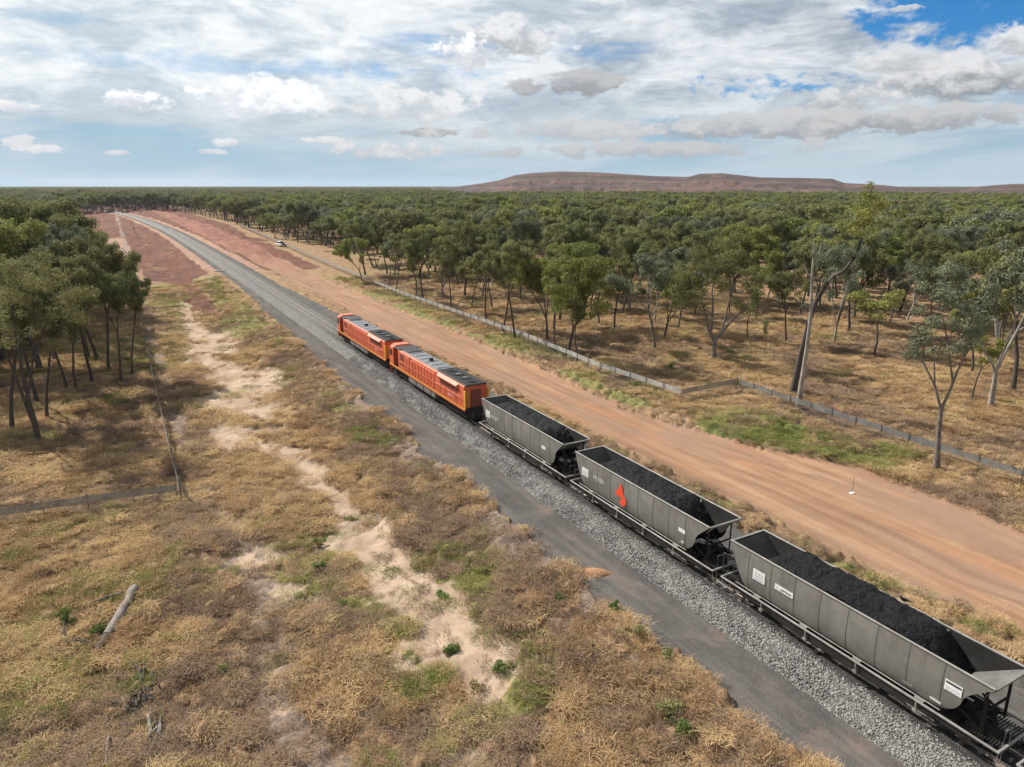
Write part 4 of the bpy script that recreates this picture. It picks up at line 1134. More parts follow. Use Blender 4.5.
def coal_material():
    m = bpy.data.materials.new('coal'); m.use_nodes = True; t = NT(m.node_tree); b = t.n['Principled BSDF']
    P = t.new('ShaderNodeNewGeometry').outputs['Position']
    v = t.new('ShaderNodeTexVoronoi', {'Vector': P, 'Scale': 7.0}); sp = t.new('ShaderNodeSeparateColor', {0: v.outputs['Color']}).outputs
    c = t.mix(t.math('MULTIPLY', sp[0], t.noise(P, 1.2, 4, .7)), (.003, .003, .0035), (.014, .014, .016))
    t.l.new(c, b.inputs['Base Color']); b.inputs['Roughness'].default_value = .7; b.inputs['Specular IOR Level'].default_value = .18
    h = t.math('ADD', t.math('MULTIPLY', t.noise(P, 5.0, 5, .75), 1.0), t.math('MULTIPLY', v.outputs['Distance'], -.6))
    bm_ = t.new('ShaderNodeBump', {'Height': h, 'Strength': .9, 'Distance': .12}); t.l.new(bm_.outputs[0], b.inputs['Normal'])
    return m
M_COAL = coal_material()
YTOPF, YTOPR = 7.48, -7.28
# height -> half width, front limit, rear limit of the side sheet
_WZ = [1.12, 1.30, 1.55, 1.75, 2.05, 2.40, 2.65, 2.91, 3.25, 3.60]
_WX = [1.16, 1.23, 1.30, 1.335, 1.365, 1.38, 1.38, 1.375, 1.36, 1.335]
_WF = [6.27, 6.36, 6.48, 6.58, 6.73, 6.90, 7.02, 7.15, 7.31, 7.48]
_WR = [-5.10, -5.45, -5.78, -5.95, -6.10, -6.18, -6.32, -6.56, -6.92, -7.28]
def side_sheet(sgn):
    mb = MB(); t = .022
    ys = np.linspace(0, 1, 26)
    outer = [[(sgn * x, yr + (yf - yr) * k, z) for k in ys] for z, x, yf, yr in zip(_WZ, _WX, _WF, _WR)]
    inner = [[(sgn * (x - t), y, z) for (x_, y, z) in row for x in (abs(x_),)] for row in outer]
    n, k = len(outer), len(ys)
    V = [p for row in outer for p in row] + [p for row in inner for p in row]; F = []
    for i in range(n - 1):
        for j in range(k - 1):
            a = i * k + j; F.append([a, a + 1, a + k + 1, a + k]); b = a + n * k; F.append([b, b + k, b + k + 1, b + 1])
    for j in range(k - 1):
        for i in (0, n - 1): a = i * k + j; F.append([a, a + 1, a + 1 + n * k, a + n * k])
    for i in range(n - 1):
        for j in (0, k - 1): a = i * k + j; F.append([a, a + k, a + k + n * k, a + n * k])
    mb.raw(V, F)
    # stiffened rolled edge round the cut-away rear end
    return mb
def seam(mb, y, sgn, w=.022, proud=.010):
    for a in range(len(_WZ) - 1):
        if not (_WR[a] + .05 < y < _WF[a] - .05): continue
        mb.bar((sgn * (_WX[a] + proud * .5), y, _WZ[a]), (sgn * (_WX[a + 1] + proud * .5), y, _WZ[a + 1]), w, proud * 2)
def text_mesh(body, size, mt, name='lettering'):
    cu = bpy.data.curves.new('t', 'FONT'); cu.body = body; cu.size = size; cu.extrude = .003; cu.align_x = 'CENTER'; cu.align_y = 'CENTER'; cu.resolution_u = 2
    o = bpy.data.objects.new('t', cu); scene.collection.objects.link(o)
    bpy.context.view_layer.update()
    me = bpy.data.meshes.new_from_object(o.evaluated_get(bpy.context.evaluated_depsgraph_get()))
    bpy.data.objects.remove(o); bpy.data.curves.remove(cu)
    me.name = name; me.materials.clear(); me.materials.append(mt)
    return me
def side_x(z): return float(np.interp(z, _WZ, _WX))
def on_side(name, me, parent, y, z, off=.02):
    """stand flat art (xy plane) on the camera-side sheet: art x runs towards the rear of the wagon"""
    o = attach(name, me, parent); x = -(side_x(z) + off)
    dxz = (side_x(z + .3) - side_x(z - .3)) / .6
    o.matrix_local = Matrix.Translation((x, y, z)) @ Matrix(((0, -dxz, -1, 0), (-1, 0, 0, 0), (0, 1, -dxz, 0), (0, 0, 0, 1)))
    return o
def panel_me(w, h, mt, t=.008, name='panel'):
    return MB().box(-w / 2, w / 2, -h / 2, h / 2, -t, t).mesh(name, mt)
def make_bogie(parent, y0, wb=.84, wr=.43, name='bogie', axles=2, side_h=.62, mt=None):
    mt = mt or M_DARK
    mb = MB(); half = wb * (axles - 1)
    for s in (-1, 1):
        x = s * .98
        mb.plate([(x, -half - .25, .34), (x, -half - .25, .58), (x, -.35, side_h + .12), (x, .35, side_h + .12), (x, half + .25, .58), (x, half + .25, .34), (x, half - .2, .36), (x, .35, .22), (x, -.35, .22), (x, -half + .2, .36)], (s, 0, 0), .1)
        for k in range(5): mb.lathe((x + s * .04 - .0, -.24 + .12 * k, .26), 'z', [(0, .05), (.3, .05)], 8)
    mb.box(-.98, .98, -.22, .22, .34, .78, .04)
    for s in (-1, 1): mb.box(-.9, .9, s * (half + .35) - .05, s * (half + .35) + .05, .32, .44)
    b = mb.build(name, mt, parent); b.location = (0, y0, 0)
    for i in range(axles):
        ya = -half + i * wb * 2 * (1 if axles == 2 else 1) if axles == 2 else -half + i * wb
        for s in (-1, 1):
            w = MB().lathe((0, 0, 0), 'x', [(-.065, wr + .028), (-.035, wr + .028), (-.03, wr), (.065, wr - .008), (.065, wr - .07), (.03, wr - .09), (.03, .16), (.07, .12), (.07, .001)], 24).build('wheel', M_WHEEL, b)
            w.location = (s * .56, ya, wr); w.rotation_euler.z = 0 if s > 0 else math.pi
        ax = MB().lathe((-1.08, ya, wr), 'x', [(0, .10), (.12, .12), (.16, .07), (2.0, .07), (2.04, .12), (2.16, .10)], 12).build('axle', M_WHEEL, b)
    return b
def make_coupler(parent, y, s):
    mb = MB()
    mb.box(-.09, .09, min(y, y + s * .75), max(y, y + s * .75), .74, .92, .02)
    mb.box(-.16, .13, min(y + s * .5, y + s * .78), max(y + s * .5, y + s * .78), .70, .98, .04)
    mb.tube([(.3, y, .95), (.33, y + s * .3, .6), (.3, y + s * .62, .55), (.27, y + s * .72, .75)], .03, 8)
    return mb.build('coupler', M_DARK, parent)
def make_wagon():
    root = empty('coal_wagon', (0, 0, 0))
    for s in (-1, 1):
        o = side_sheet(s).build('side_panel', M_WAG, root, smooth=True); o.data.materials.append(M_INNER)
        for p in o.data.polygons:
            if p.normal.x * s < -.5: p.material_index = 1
    mb = MB()
    for s in (-1, 1):
        for y in (6.0, 4.38, 2.78, 1.18, -.42, -2.02, -3.62, -5.22): seam(mb, y, s)
    mb.build('panel_seams', M_SEAM, root)
    # rims
    for s in (-1, 1):
        MB().box(s * 1.335 - .045, s * 1.335 + .045, YTOPR, YTOPF, 3.575, 3.655, .012).build('top_rim', M_SILL, root)
    # end slope sheets (open hopper): thick plates
    def slope(y0, z0, y1, z1, z2, y2):
        mb = MB(); hw0, hw1 = 1.31, 1.13
        rings = []
        for (y, z, hw) in ((y0, z0, hw0), (y1, z1, hw1), (y2, z2, hw1 - .02)):
            n = .02
            rings.append([(-hw, y, z), (hw, y, z), (hw, y, z - .035), (-hw, y, z - .035)])
        mb.loft(rings); return mb
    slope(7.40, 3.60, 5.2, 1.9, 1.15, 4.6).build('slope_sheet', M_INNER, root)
    slope(-7.20, 3.60, -4.9, 1.9, 1.15, -4.2).build('slope_sheet', M_INREAR, root)
    # rear and front headers, folded gussets that catch the sun
    MB().box(-1.30, 1.30, YTOPR - .02, YTOPR + .10, 3.50, 3.60).build('end_header', M_WAG, root)
    MB().box(-1.30, 1.30, YTOPF - .10, YTOPF + .02, 3.50, 3.60).build('end_header', M_WAG, root)
    for s in (-1, 1):
        MB().plate([(s * 1.30, YTOPF + .02, 3.57), (s * .72, YTOPF + .02, 3.57), (s * 1.28, YTOPF + .42, 3.30)], (0, .3, .95), .02).build('corner_gusset', M_SILL, root)
        MB().plate([(s * 1.30, YTOPR - .02, 3.57), (s * .80, YTOPR - .02, 3.57), (s * 1.28, YTOPR + .35, 3.05)], (0, -.3, -.95), .02).build('corner_gusset', M_SILL, root)
    # ridge brace inside at each end
    MB().bar((1.30, -3.8, 3.5), (.95, -3.8, 2.6), .10, .03).build('inside_brace', M_SILL, root)
    MB().bar((-1.30, -3.8, 3.5), (-.95, -3.8, 2.6), .10, .03).build('inside_brace', M_SILL, root)
    # end frames: two posts and diagonal stays under each slope sheet
    for ye, yt, zt in ((-6.9, -6.85, 3.32), (6.9, 6.9, 3.2)):
        mb = MB()
        for s in (-1, 1):
            mb.bar((s * .92, ye, 1.05), (s * .98, yt, zt), .09, .12)
            mb.bar((s * .92, ye, 1.10), (s * .95, ye * .72, 1.95), .07, .07)
            mb.bar((s * .35, ye, 1.05), (s * .35, ye * .83, 2.5), .06, .06)
        mb.bar((-.95, ye, 2.1), (.95, ye, 2.1), .08, .08)
        mb.build('end_frame', M_DARK, root)
    # underframe
    for s in (-1, 1):
        mb = MB(); mb.box(s * 1.43 - .045, s * 1.43 + .045, -7.93, 7.93, .92, 1.02, .015)
        mb.build('side_sill', M_SILL, root)
        mb = MB(); mb.tube([(s * 1.26, -5.3, 1.10), (s * 1.26, 6.9, 1.10)], .03, 8)
        for y in (5.2, 2.0, -1.2, -4.4): mb.box(s * 1.30 - .10, s * 1.30 + .10, y - .22, y + .22, 1.03, 1.09)
        mb.build('hand_pipe', M_SILL, root)
        mb = MB(); mb.plate([(s * 1.36, -7.0, .90), (s * 1.36, 7.2, .90), (s * 1.36, 6.4, .66), (s * 1.36, 4.0, .66), (s * 1.36, 3.6, .42), (s * 1.36, -3.6, .42), (s * 1.36, -4.0, .66), (s * 1.36, -6.4, .66)], (s, 0, 0), .03)
        mb.build('sill_skirt', M_DARK, root)
    for e in (-1, 1):
        mb = MB(); mb.box(-1.43, 1.43, e * 7.87 - .06, e * 7.87 + .06, .90, 1.03, .015); mb.build('end_sill', M_SILL, root)
        mb = MB()
        for k in range(9): mb.box(-1.05, 1.05, e * (6.75 + k * .12) - .025, e * (6.75 + k * .12) + .025, .92, .95)
        mb.box(-.2, .2, min(e * 4.2, e * 7.85), max(e * 4.2, e * 7.85), .62, .90)
        mb.build('end_platform', M_DARK, root)
        make_coupler(root, e * 7.9, e)
        mb = MB()
        for s in (-1, 1):
            mb.tube([(s * 1.38, e * 7.85, .88), (s * 1.38, e * 7.85, .30), (s * 1.05, e * 7.85, .30), (s * 1.05, e * 7.85, .88)], .018, 6)
            mb.tube([(s * 1.0, e * 7.82, 1.03), (s * 1.0, e * 7.82, 1.85), (s * .5, e * 7.82, 1.85), (s * .5, e * 7.82, 1.03)], .018, 6)
        mb.build('end_step', M_SILL, root)
    mb = MB(); mb.box(-.2, .2, -4.2, 4.2, .62, .95); mb.build('centre_sill', M_DARK, root)
    # four discharge hoppers
    for y in (-2.9, -.95, .95, 2.9):
        mb = MB()
        mb.loft([[(-1.1, y - .95, 1.25), (1.1, y - .95, 1.25), (1.1, y + .95, 1.25), (-1.1, y + .95, 1.25)], [(-.62, y - .42, .34), (.62, y - .42, .34), (.62, y + .42, .34), (-.62, y + .42, .34)]])
        mb.build('discharge_chute', M_DARK, root)
    mb = MB(); mb.lathe((.55, -6.3, 1.25), 'y', [(-.45, .0), (-.45, .18), (.45, .18), (.45, 0)], 14); mb.build('air_reservoir', M_DARK, root)
    mb = MB(); mb.lathe((-.5, -6.6, 1.45), 'x', [(-.05, .24), (.05, .24)], 16); mb.bar((-.5, -6.6, 1.0), (-.5, -6.6, 1.5), .06, .06); mb.build('brake_wheel', M_DARK, root)
    for y in (4.75, 1.75, -1.25, -4.35):
        for s in (-1, 1):
            mb = MB(); mb.bar((s * 1.47, y, .92), (s * 1.49, y - .05, .48), .05, .05); mb.bar((s * 1.49, y - .12, .52), (s * 1.49, y + .10, .46), .07, .12); mb.box(s * 1.47 - .05, s * 1.47 + .05, y - .09, y + .02, .38, .5)
            mb.build('door_lever', M_SILL, root)
    make_bogie(root, 5.6); make_bogie(root, -5.6)
    return root
def copy_tree(o, parent=None):
    c = o.copy(); link(c)
    if parent is not None: c.parent = parent
    for ch in list(o.children): copy_tree(ch, c)
    return c
WX0 = 30.95
wag3 = make_wagon(); wag3.location = (WX0, 19.0, 0)
WG = 'grey coal hopper wagons behind the locomotives'
tag(wag3, 'grey coal wagon nearest the camera, with white square placard and small white name board', 'coal wagon', WG)
wag2 = copy_tree(wag3); wag2.location = (WX0, 35.5, 0); wag2['label'] = 'grey coal wagon with the red flame mark on its side, middle of the three'
wag1 = copy_tree(wag3); wag1.location = (WX0, 52.0, 0); wag1['label'] = 'grey coal wagon coupled directly behind the orange locomotives'
wag4 = copy_tree(wag3); wag4.location = (WX0, 2.5, 0); wag4['label'] = 'grey coal wagon just entering the bottom right corner of the photo'
def fine_print(parent, y, z, w, h, rows, name='small_print'):
    mb = MB()
    for i in range(rows):
        v = h / 2 - h * (i + .6) / rows
        k = 3 + (i * 7) % 3
        for j in range(k): mb.box(-w / 2 + w * (j + .15) / k, -w / 2 + w * (j + .8) / k, v - h * .12 / 1, v + h * .06, .0, .004)
    return on_side(name, mb.mesh(name, mat('grey_print', (.42, .45, .48), .6) if 'grey_print' not in bpy.data.materials else bpy.data.materials['grey_print']), parent, y, z, .035)
for w in (wag1, wag2, wag3):
    py = {wag1: 6.0, wag2: 5.95, wag3: 5.17}[w]
    on_side('data_placard', panel_me(.86, .66, M_WHITE, name='data_placard'), w, py, 2.40)
    fine_print(w, py, 2.40, .66, .5, 3)
# wagon nearest the camera: white name board with dark lettering, rear board with a dark bar
on_side('name_board', panel_me(1.22, .32, M_WHITE, name='name_board'), wag3, 3.42, 2.42)
on_side('lettering', text_mesh('aurizon', .24, M_INK), wag3, 3.28, 2.42, .035)
mb = MB(); mb.raw([(-.52, -.07, 0), (-.38, .0, 0), (-.52, .09, 0), (-.44, .0, 0)], [[0, 1, 2, 3]]); on_side('arrow_mark', mb.mesh('arrow_mark', M_FLAME), wag3, 3.42, 2.42, .04)
on_side('rear_placard', panel_me(.74, .52, M_WHITE, name='rear_placard'), wag3, -5.72, 2.62)
on_side('dark_bar', panel_me(.66, .10, M_INK, .006, name='dark_bar'), wag3, -5.72, 2.78, .03)
fine_print(wag3, -5.72, 2.50, .62, .26, 2)
on_side('load_mark', panel_me(.5, .13, M_WHITE, name='load_mark'), wag3, -5.05, 1.45); on_side('load_mark', panel_me(.5, .13, M_SILL, name='load_mark'), wag3, -3.75, 1.40)
# middle wagon: flame mark, white lettering
on_side('lettering', text_mesh('MCCD5', .40, M_WHITE), wag2, 4.2, 2.42, .02)
def curve_poly(pts, n=6):
    out = []
    P = [Vector((*p, 0)) for p in pts]; m = len(P)
    for i in range(m):
        p0, p1, p2, p3 = P[i - 1], P[i], P[(i + 1) % m], P[(i + 2) % m]
        for k in range(n):
            t = k / n
            q = .5 * ((2 * p1) + (p2 - p0) * t + (2 * p0 - 5 * p1 + 4 * p2 - p3) * t * t + (-p0 + 3 * p1 - 3 * p2 + p3) * t ** 3)
            out.append((q.x, q.y, 0))
    return out
def flat_art(name, pts, mt, n=6, t=.006):
    p = curve_poly(pts, n)
    bmb = MB(); bmb.loft([p, [(a, b, t) for a, b, _ in p]])
    return bmb.mesh(name, mt)
on_side('flame_mark', flat_art('flame_mark', [(-.10, .84), (-.34, .38), (-.66, .04), (-.66, -.16), (-.30, -.22), (.02, -.26), (-.08, -.46), (-.26, -.66), (.22, -.82), (.52, -.56), (.52, -.18), (.24, .10), (.16, .42)], M_FLAME, 5), wag2, 1.4, 2.32, .02)
on_side('rear_placard', panel_me(.62, .26, M_WHITE, name='rear_placard'), wag2, -4.95, 2.36)
on_side('load_mark', panel_me(.24, .14, M_WHITE, name='load_mark'), wag2, -5.0, 1.55)
on_side('lettering', text_mesh('MCCD5', .42, M_WHITE), wag1, 4.7, 2.36, .02)
on_side('rear_placard', panel_me(.62, .26, M_WHITE, name='rear_placard'), wag1, -4.35, 2.36)

def coal_heap(seed, front, rear, hump, zf=2.2, zr=1.75):
    ys = np.arange(rear, front + .01, .08); xs = np.linspace(-1, 1, 27)
    XX, YY = np.meshgrid(xs, ys)
    end = np.minimum(sstep(front - YY, -.6, 1.9), sstep(YY - rear, -.6, 2.6))
    ends = np.where(YY > (front + rear) / 2, zf, zr)
    Z = ends + (hump - ends) * end
    Z = Z - .16 * np.abs(XX) ** 2.2 * end
    Z = Z + (fbm(XX * 1.3 + seed, YY, .9, 4, 60 + seed) - .5) * .30 + (fbm(XX * 1.3, YY + seed, .22, 2, 65) - .5) * .16
    half = np.interp(Z, [1.2, 1.9, 2.6, 3.6, 5], [1.12, 1.26, 1.33, 1.29, 1.27])
    n, k = XX.shape; i = np.arange(n * k).reshape(n, k)
    q = np.stack([i[:-1, :-1], i[:-1, 1:], i[1:, 1:], i[1:, :-1]], -1).reshape(-1, 4)
    V = np.stack([XX * half, YY, Z], -1).reshape(-1, 3)
    # close with a skirt
    border = np.concatenate([i[0, :], i[1:, -1], i[-1, -2::-1], i[-2:0:-1, 0]])
    B = V[border].copy(); B[:, 2] = np.minimum(B[:, 2] - .3, 1.6); B[:, 0] *= .9; B[:, 1] = np.clip(B[:, 1], -4.6, 5.0)
    b0 = len(V); m = len(border); V = np.concatenate([V, B])
    sk = np.array([[border[j], border[(j + 1) % m], b0 + (j + 1) % m, b0 + j] for j in range(m)])
    return mesh_np('coal_load', V, np.concatenate([q, sk]), M_COAL, smooth=True)
for w, sd_, fr, re_, hump, lab in ((wag1, 1, 6.6, -5.9, 3.72, 'black coal heaped in the wagon directly behind the locomotives'),
                                   (wag2, 2, 6.0, -5.6, 3.70, 'black coal heaped in the wagon with the red flame mark'),
                                   (wag3, 3, 6.1, -5.7, 3.84, 'black coal heaped in the wagon nearest the camera'),
                                   (wag4, 4, 6.0, -5.6, 3.74, 'black coal in the wagon entering at the bottom right corner')):
    o = attach('coal_load', coal_heap(sd_, fr, re_, hump)); o.location = w.location; tag(o, lab, 'coal', 'coal loads in the wagons')

# ------------------------------------------------------------------ locomotives
M_OR = mat('orange_paint', (.60, .125, .048), .45, .0, noise=(.46, .085, .036), scale=.7, dirt=(.22, .07, .04), coat=.15)
M_ORF = mat('faded_orange_paint', (.56, .19, .115), .6, noise=(.48, .13, .075), scale=1.2)
M_YEL = mat('yellow_paint', (.70, .36, .03), .5, noise=(.55, .26, .03), scale=3)
M_ROOF = mat('grey_roof', (.13, .136, .147), .6, .2, noise=(.17, .175, .19), scale=1.2, dirt=(.09, .09, .09))
M_GRILL = mat('black_grille', (.016, .017, .019), .6, .2, noise=(.03, .03, .03), scale=4)
M_GLASS = mat('dark_glass', (.012, .014, .016), .08, 0, spec=.8)
M_TANK = mat('fuel_tank_grey', (.20, .195, .185), .6, .1, noise=(.12, .11, .10), scale=1.5)
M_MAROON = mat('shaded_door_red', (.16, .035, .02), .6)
def body_ring(y, hw, z0, z1, cr=.18, inset=0):
    """rounded-top cross section"""
    p = [(-hw, y, z0), (-hw, y, z1 - cr)]
    for a in (30, 60): p.append((-hw + cr * (1 - math.cos(R(a))), y, z1 - cr + cr * math.sin(R(a))))
    p.append((-hw + cr, y, z1)); p.append((hw - cr, y, z1))
    for a in (60, 30): p.append((hw - cr * (1 - math.cos(R(a))), y, z1 - cr + cr * math.sin(R(a))))
    p += [(hw, y, z1 - cr), (hw, y, z0)]
    return p
def make_loco():
    root = empty('locomotive', (0, 0, 0))
    # underframe and walkway
    mb = MB(); mb.box(-1.42, 1.42, -11.3, 11.3, 1.12, 1.36, .03); mb.build('underframe', M_DARK, root)
    for s in (-1, 1):
        mb = MB(); mb.box(s * 1.43 - .012, s * 1.43 + .012, -11.2, 11.2, 1.30, 1.42); mb.build('yellow_stripe', M_YEL, root)
        mb = MB(); mb.box(s * 1.425 - .012, s * 1.425 + .012, -11.25, 11.25, 1.14, 1.30); mb.build('sill_band', M_OR, root)
    # cab with rounded nose
    mb = MB()
    mb.loft([body_ring(9.75, 1.40, 1.36, 3.86, .32), body_ring(11.0, 1.40, 1.36, 3.84, .34), body_ring(11.35, 1.33, 1.36, 3.62, .45), body_ring(11.58, 1.16, 1.36, 2.75, .5)])
    cab = mb.build('cab', M_OR, root, smooth=True)
    mb = MB(); mb.box(-.95, .95, 9.9, 11.15, 3.87, 3.96, .04); mb.build('cab_roof_panel', M_ORF, cab)
    for s in (-1, 1):
        mb = MB(); mb.plate([(s * 1.405, 10.15, 2.55), (s * 1.405, 11.0, 2.55), (s * 1.405, 11.05, 3.15), (s * 1.405, 10.85, 3.38), (s * 1.405, 10.2, 3.38)], (s, 0, 0), .02); mb.build('side_window', M_GLASS, cab)
        mb = MB(); mb.plate([(s * .08, 11.36, 2.75), (s * 1.05, 11.36, 2.75), (s * 1.0, 11.30, 3.4), (s * .08, 11.30, 3.4)], (0, 1, .35), .12); mb.build('windscreen', M_GLASS, cab)
        mb = MB(); mb.lathe((s * .62, 11.52, 1.75), 'y', [(0, .10), (.08, .11), (.08, .0)], 12); mb.build('headlight', M_WHITE, cab)
    # recessed doorway behind the cab
    mb = MB(); mb.box(-.75, .75, 8.3, 9.76, 1.36, 3.70); mb.build('vestibule', M_DARK, root)
    mb = MB(); mb.box(-1.31, 1.31, 7.7, 8.3, 1.36, 3.70, .03); mb.build('equipment_case', M_OR, root)
    mb = MB(); mb.box(-1.30, 1.30, 7.75, 9.75, 3.70, 3.80, .02); mb.build('vestibule_roof', M_GRILL, root)
    for s in (-1, 1):
        mb = MB()
        for k in range(4): mb.box(s * 1.30 - .12, s * 1.30 + .12, 8.9, 9.6, .45 + .27 * k, .48 + .27 * k)
        mb.tube([(s * 1.38, 8.85, 1.3), (s * 1.38, 8.85, 3.1)], .025, 6); mb.tube([(s * 1.38, 9.65, 1.3), (s * 1.38, 9.65, 3.1)], .025, 6)
        mb.build('step_ladder', M_DARK, root)
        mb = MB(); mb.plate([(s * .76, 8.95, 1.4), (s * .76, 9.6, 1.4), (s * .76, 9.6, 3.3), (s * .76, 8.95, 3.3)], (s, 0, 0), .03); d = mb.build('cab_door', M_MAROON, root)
        mb = MB(); mb.plate([(s * .79, 9.08, 2.55), (s * .79, 9.46, 2.55), (s * .79, 9.46, 3.1), (s * .79, 9.08, 3.1)], (s, 0, 0), .015); mb.build('door_window', M_GLASS, d)
    # long hood in sections
    mb = MB(); mb.loft([body_ring(-3.6, 1.33, 1.36, 3.70, .16), body_ring(7.75, 1.33, 1.36, 3.70, .16)]); hood = mb.build('engine_hood', M_OR, root, smooth=True)
    mb = MB(); mb.box(-1.10, 1.10, -3.55, 7.4, 3.70, 3.79, .03)
    for k in range(6): mb.box(-.85, .85, -3.0 + k * 1.6, -1.7 + k * 1.6, 3.79, 3.85, .03)
    mb.build('roof_hatches', M_ROOF, root)
    mb = MB(); mb.box(-.9, .9, 5.4, 7.3, 3.855, 3.95, .03); mb.build('dynamic_brake_grille', M_GRILL, root)
    mb = MB(); mb.lathe((0, .6, 3.84), 'z', [(0, .28), (.22, .26), (.22, .18), (.05, .18)], 14); mb.build('exhaust_stack', M_DARK, root)
    # hood doors, louvres
    for s in (-1, 1):
        for k in range(10):
            y = -3.3 + k * .94
            mb = MB(); mb.box(s * 1.35 - .028, s * 1.35 + .028, y + .05, y + .84, 1.62, 3.35, .02)
            d = mb.build('hood_door', M_OR, root)
            if k in (1, 4, 7): MB().box(s * 1.37 - .008, s * 1.37 + .008, y + .1, y + .16, 2.3, 2.55).build('latch', M_DARK, d)
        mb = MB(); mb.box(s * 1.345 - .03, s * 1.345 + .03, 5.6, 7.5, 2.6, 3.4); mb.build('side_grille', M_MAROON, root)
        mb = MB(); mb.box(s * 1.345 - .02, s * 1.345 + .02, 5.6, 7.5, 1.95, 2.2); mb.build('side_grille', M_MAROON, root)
        mb = MB(); mb.box(s * 1.35 - .02, s * 1.35 + .02, 3.85, 4.45, 2.75, 3.5); mb.build('side_grille', M_DARK, root)
    # cooling end: raised rear section, flared wings, black grille roof with fans
    mb = MB(); mb.loft([body_ring(-10.9, 1.33, 1.36, 3.78, .12), body_ring(-3.6, 1.33, 1.36, 3.78, .12)]); mb.build('cooling_section', M_OR, root, smooth=True)
    mb = MB(); mb.box(-1.22, 1.22, -11.1, -3.8, 3.785, 3.93, .04)
    for k in range(15): mb.box(-1.15, 1.15, -10.9 + k * .48, -10.84 + k * .48, 3.93, 3.96)
    mb.build('radiator_grille', M_GRILL, root)
    for y, r in ((-5.1, .5), (-6.75, .55), (-8.4, .55), (-10.05, .45)):
        f = MB().lathe((0, y, 3.93), 'z', [(0, r + .08), (.10, r + .06), (.10, r), (.05, r - .02), (.05, .0)], 20).build('fan_shroud', M_GRILL, root)
        MB().lathe((0, y, 3.985), 'z', [(0, r * .42), (.05, r * .40), (.05, 0)], 14).build('fan_hub', M_ROOF if y in (-6.75, -8.4) else M_DARK, f)
    for s in (-1, 1):
        mb = MB()
        mb.loft([[(s * 1.33, -9.6, 3.15), (s * 1.62, -9.5, 3.42), (s * 1.62, -9.5, 3.52), (s * 1.30, -9.7, 3.80)],
                 [(s * 1.33, -4.5, 3.15), (s * 1.62, -4.6, 3.42), (s * 1.62, -4.6, 3.52), (s * 1.30, -4.4, 3.80)]])
        mb.build('radiator_wing', M_ORF, root)
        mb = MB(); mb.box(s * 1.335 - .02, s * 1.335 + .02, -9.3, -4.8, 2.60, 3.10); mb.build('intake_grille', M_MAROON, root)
        for k in range(5):
            mb = MB(); y = -10.2 + k * 1.3; mb.box(s * 1.345 - .014, s * 1.345 + .014, y, y + 1.18, 1.6, 2.48, .01); mb.build('hood_door', M_OR, root)
        # rear corner platform
        mb = MB(); mb.box(s * 1.36 - .06, s * 1.36 + .06, -11.28, -10.95, 1.36, 3.3, .02); mb.build('corner_post', M_YEL, root)
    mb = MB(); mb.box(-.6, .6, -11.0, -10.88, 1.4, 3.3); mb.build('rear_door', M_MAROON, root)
    mb = MB()
    for k in range(6): mb.plate([(-1.28 + .22 * k, -10.92, 1.45), (-1.17 + .22 * k, -10.92, 1.45), (-1.05 + .22 * k, -10.92, 3.2), (-1.16 + .22 * k, -10.92, 3.2)], (0, -1, 0), .02)
    mb.build('hazard_stripes', M_YEL, root)
    # handrails
    for s in (-1, 1):
        mb = MB(); mb.tube([(s * 1.43, -10.8, 2.35), (s * 1.43, 7.5, 2.35)], .018, 6)
        for k in range(13): mb.tube([(s * 1.43, -10.8 + k * 1.525, 1.4), (s * 1.43, -10.8 + k * 1.525, 2.35)], .015, 5)
        mb.build('handrail', M_ORF, root)
    # tank, bogies, couplers, snow plough style pilot
    mb = MB(); mb.loft([[(-1.30, y, .34), (-1.36, y, .5), (-1.36, y, 1.05), (1.36, y, 1.05), (1.36, y, .5), (1.30, y, .34)] for y in (-3.3, 4.7)]); mb.build('fuel_tank', M_TANK, root)
    mb = MB()
    for y in (-2.2, .0, 2.2): mb.box(-1.385, 1.385, y - .06, y + .06, .36, 1.0)
    mb.build('tank_strap', M_DARK, root)
    for y in (7.5, -7.6): make_bogie(root, y, 1.70, .50, axles=3, side_h=.78)
    for e in (-1, 1):
        make_coupler(root, e * 11.35, e)
        mb = MB(); mb.plate([(-1.3, e * 11.35, .22), (1.3, e * 11.35, .22), (1.36, e * 11.3, 1.12), (-1.36, e * 11.3, 1.12)], (0, e, 0), .04); mb.build('pilot_plate', M_OR if e > 0 else M_DARK, root)
    on = text_mesh('aurizon', .34, M_WHITE)
    o = attach('lettering', on, root); o.matrix_local = Matrix.Translation((-1.60, -7.6, 3.66)) @ Matrix(((0, .62, -.78, 0), (-1, 0, 0, 0), (0, .78, .62, 0), (0, 0, 0, 1))) if False else Matrix.Translation((-1.372, -7.6, 2.05)) @ Matrix(((0, 0, -1, 0), (-1, 0, 0, 0), (0, 1, 0, 0), (0, 0, 0, 1)))
    return root
loc2 = make_loco(); loc2.location = (WX0, 74.9, 0); loc2.scale = (1, 1.035, 1)
LG = 'pair of orange diesel locomotives'
tag(loc2, 'second orange diesel locomotive, coupled to the first grey coal wagon', 'locomotive', LG)
loc1 = copy_tree(loc2); loc1.location = (WX0, 99.8, 0); loc1['label'] = 'leading orange diesel locomotive with empty track ahead of its cab'
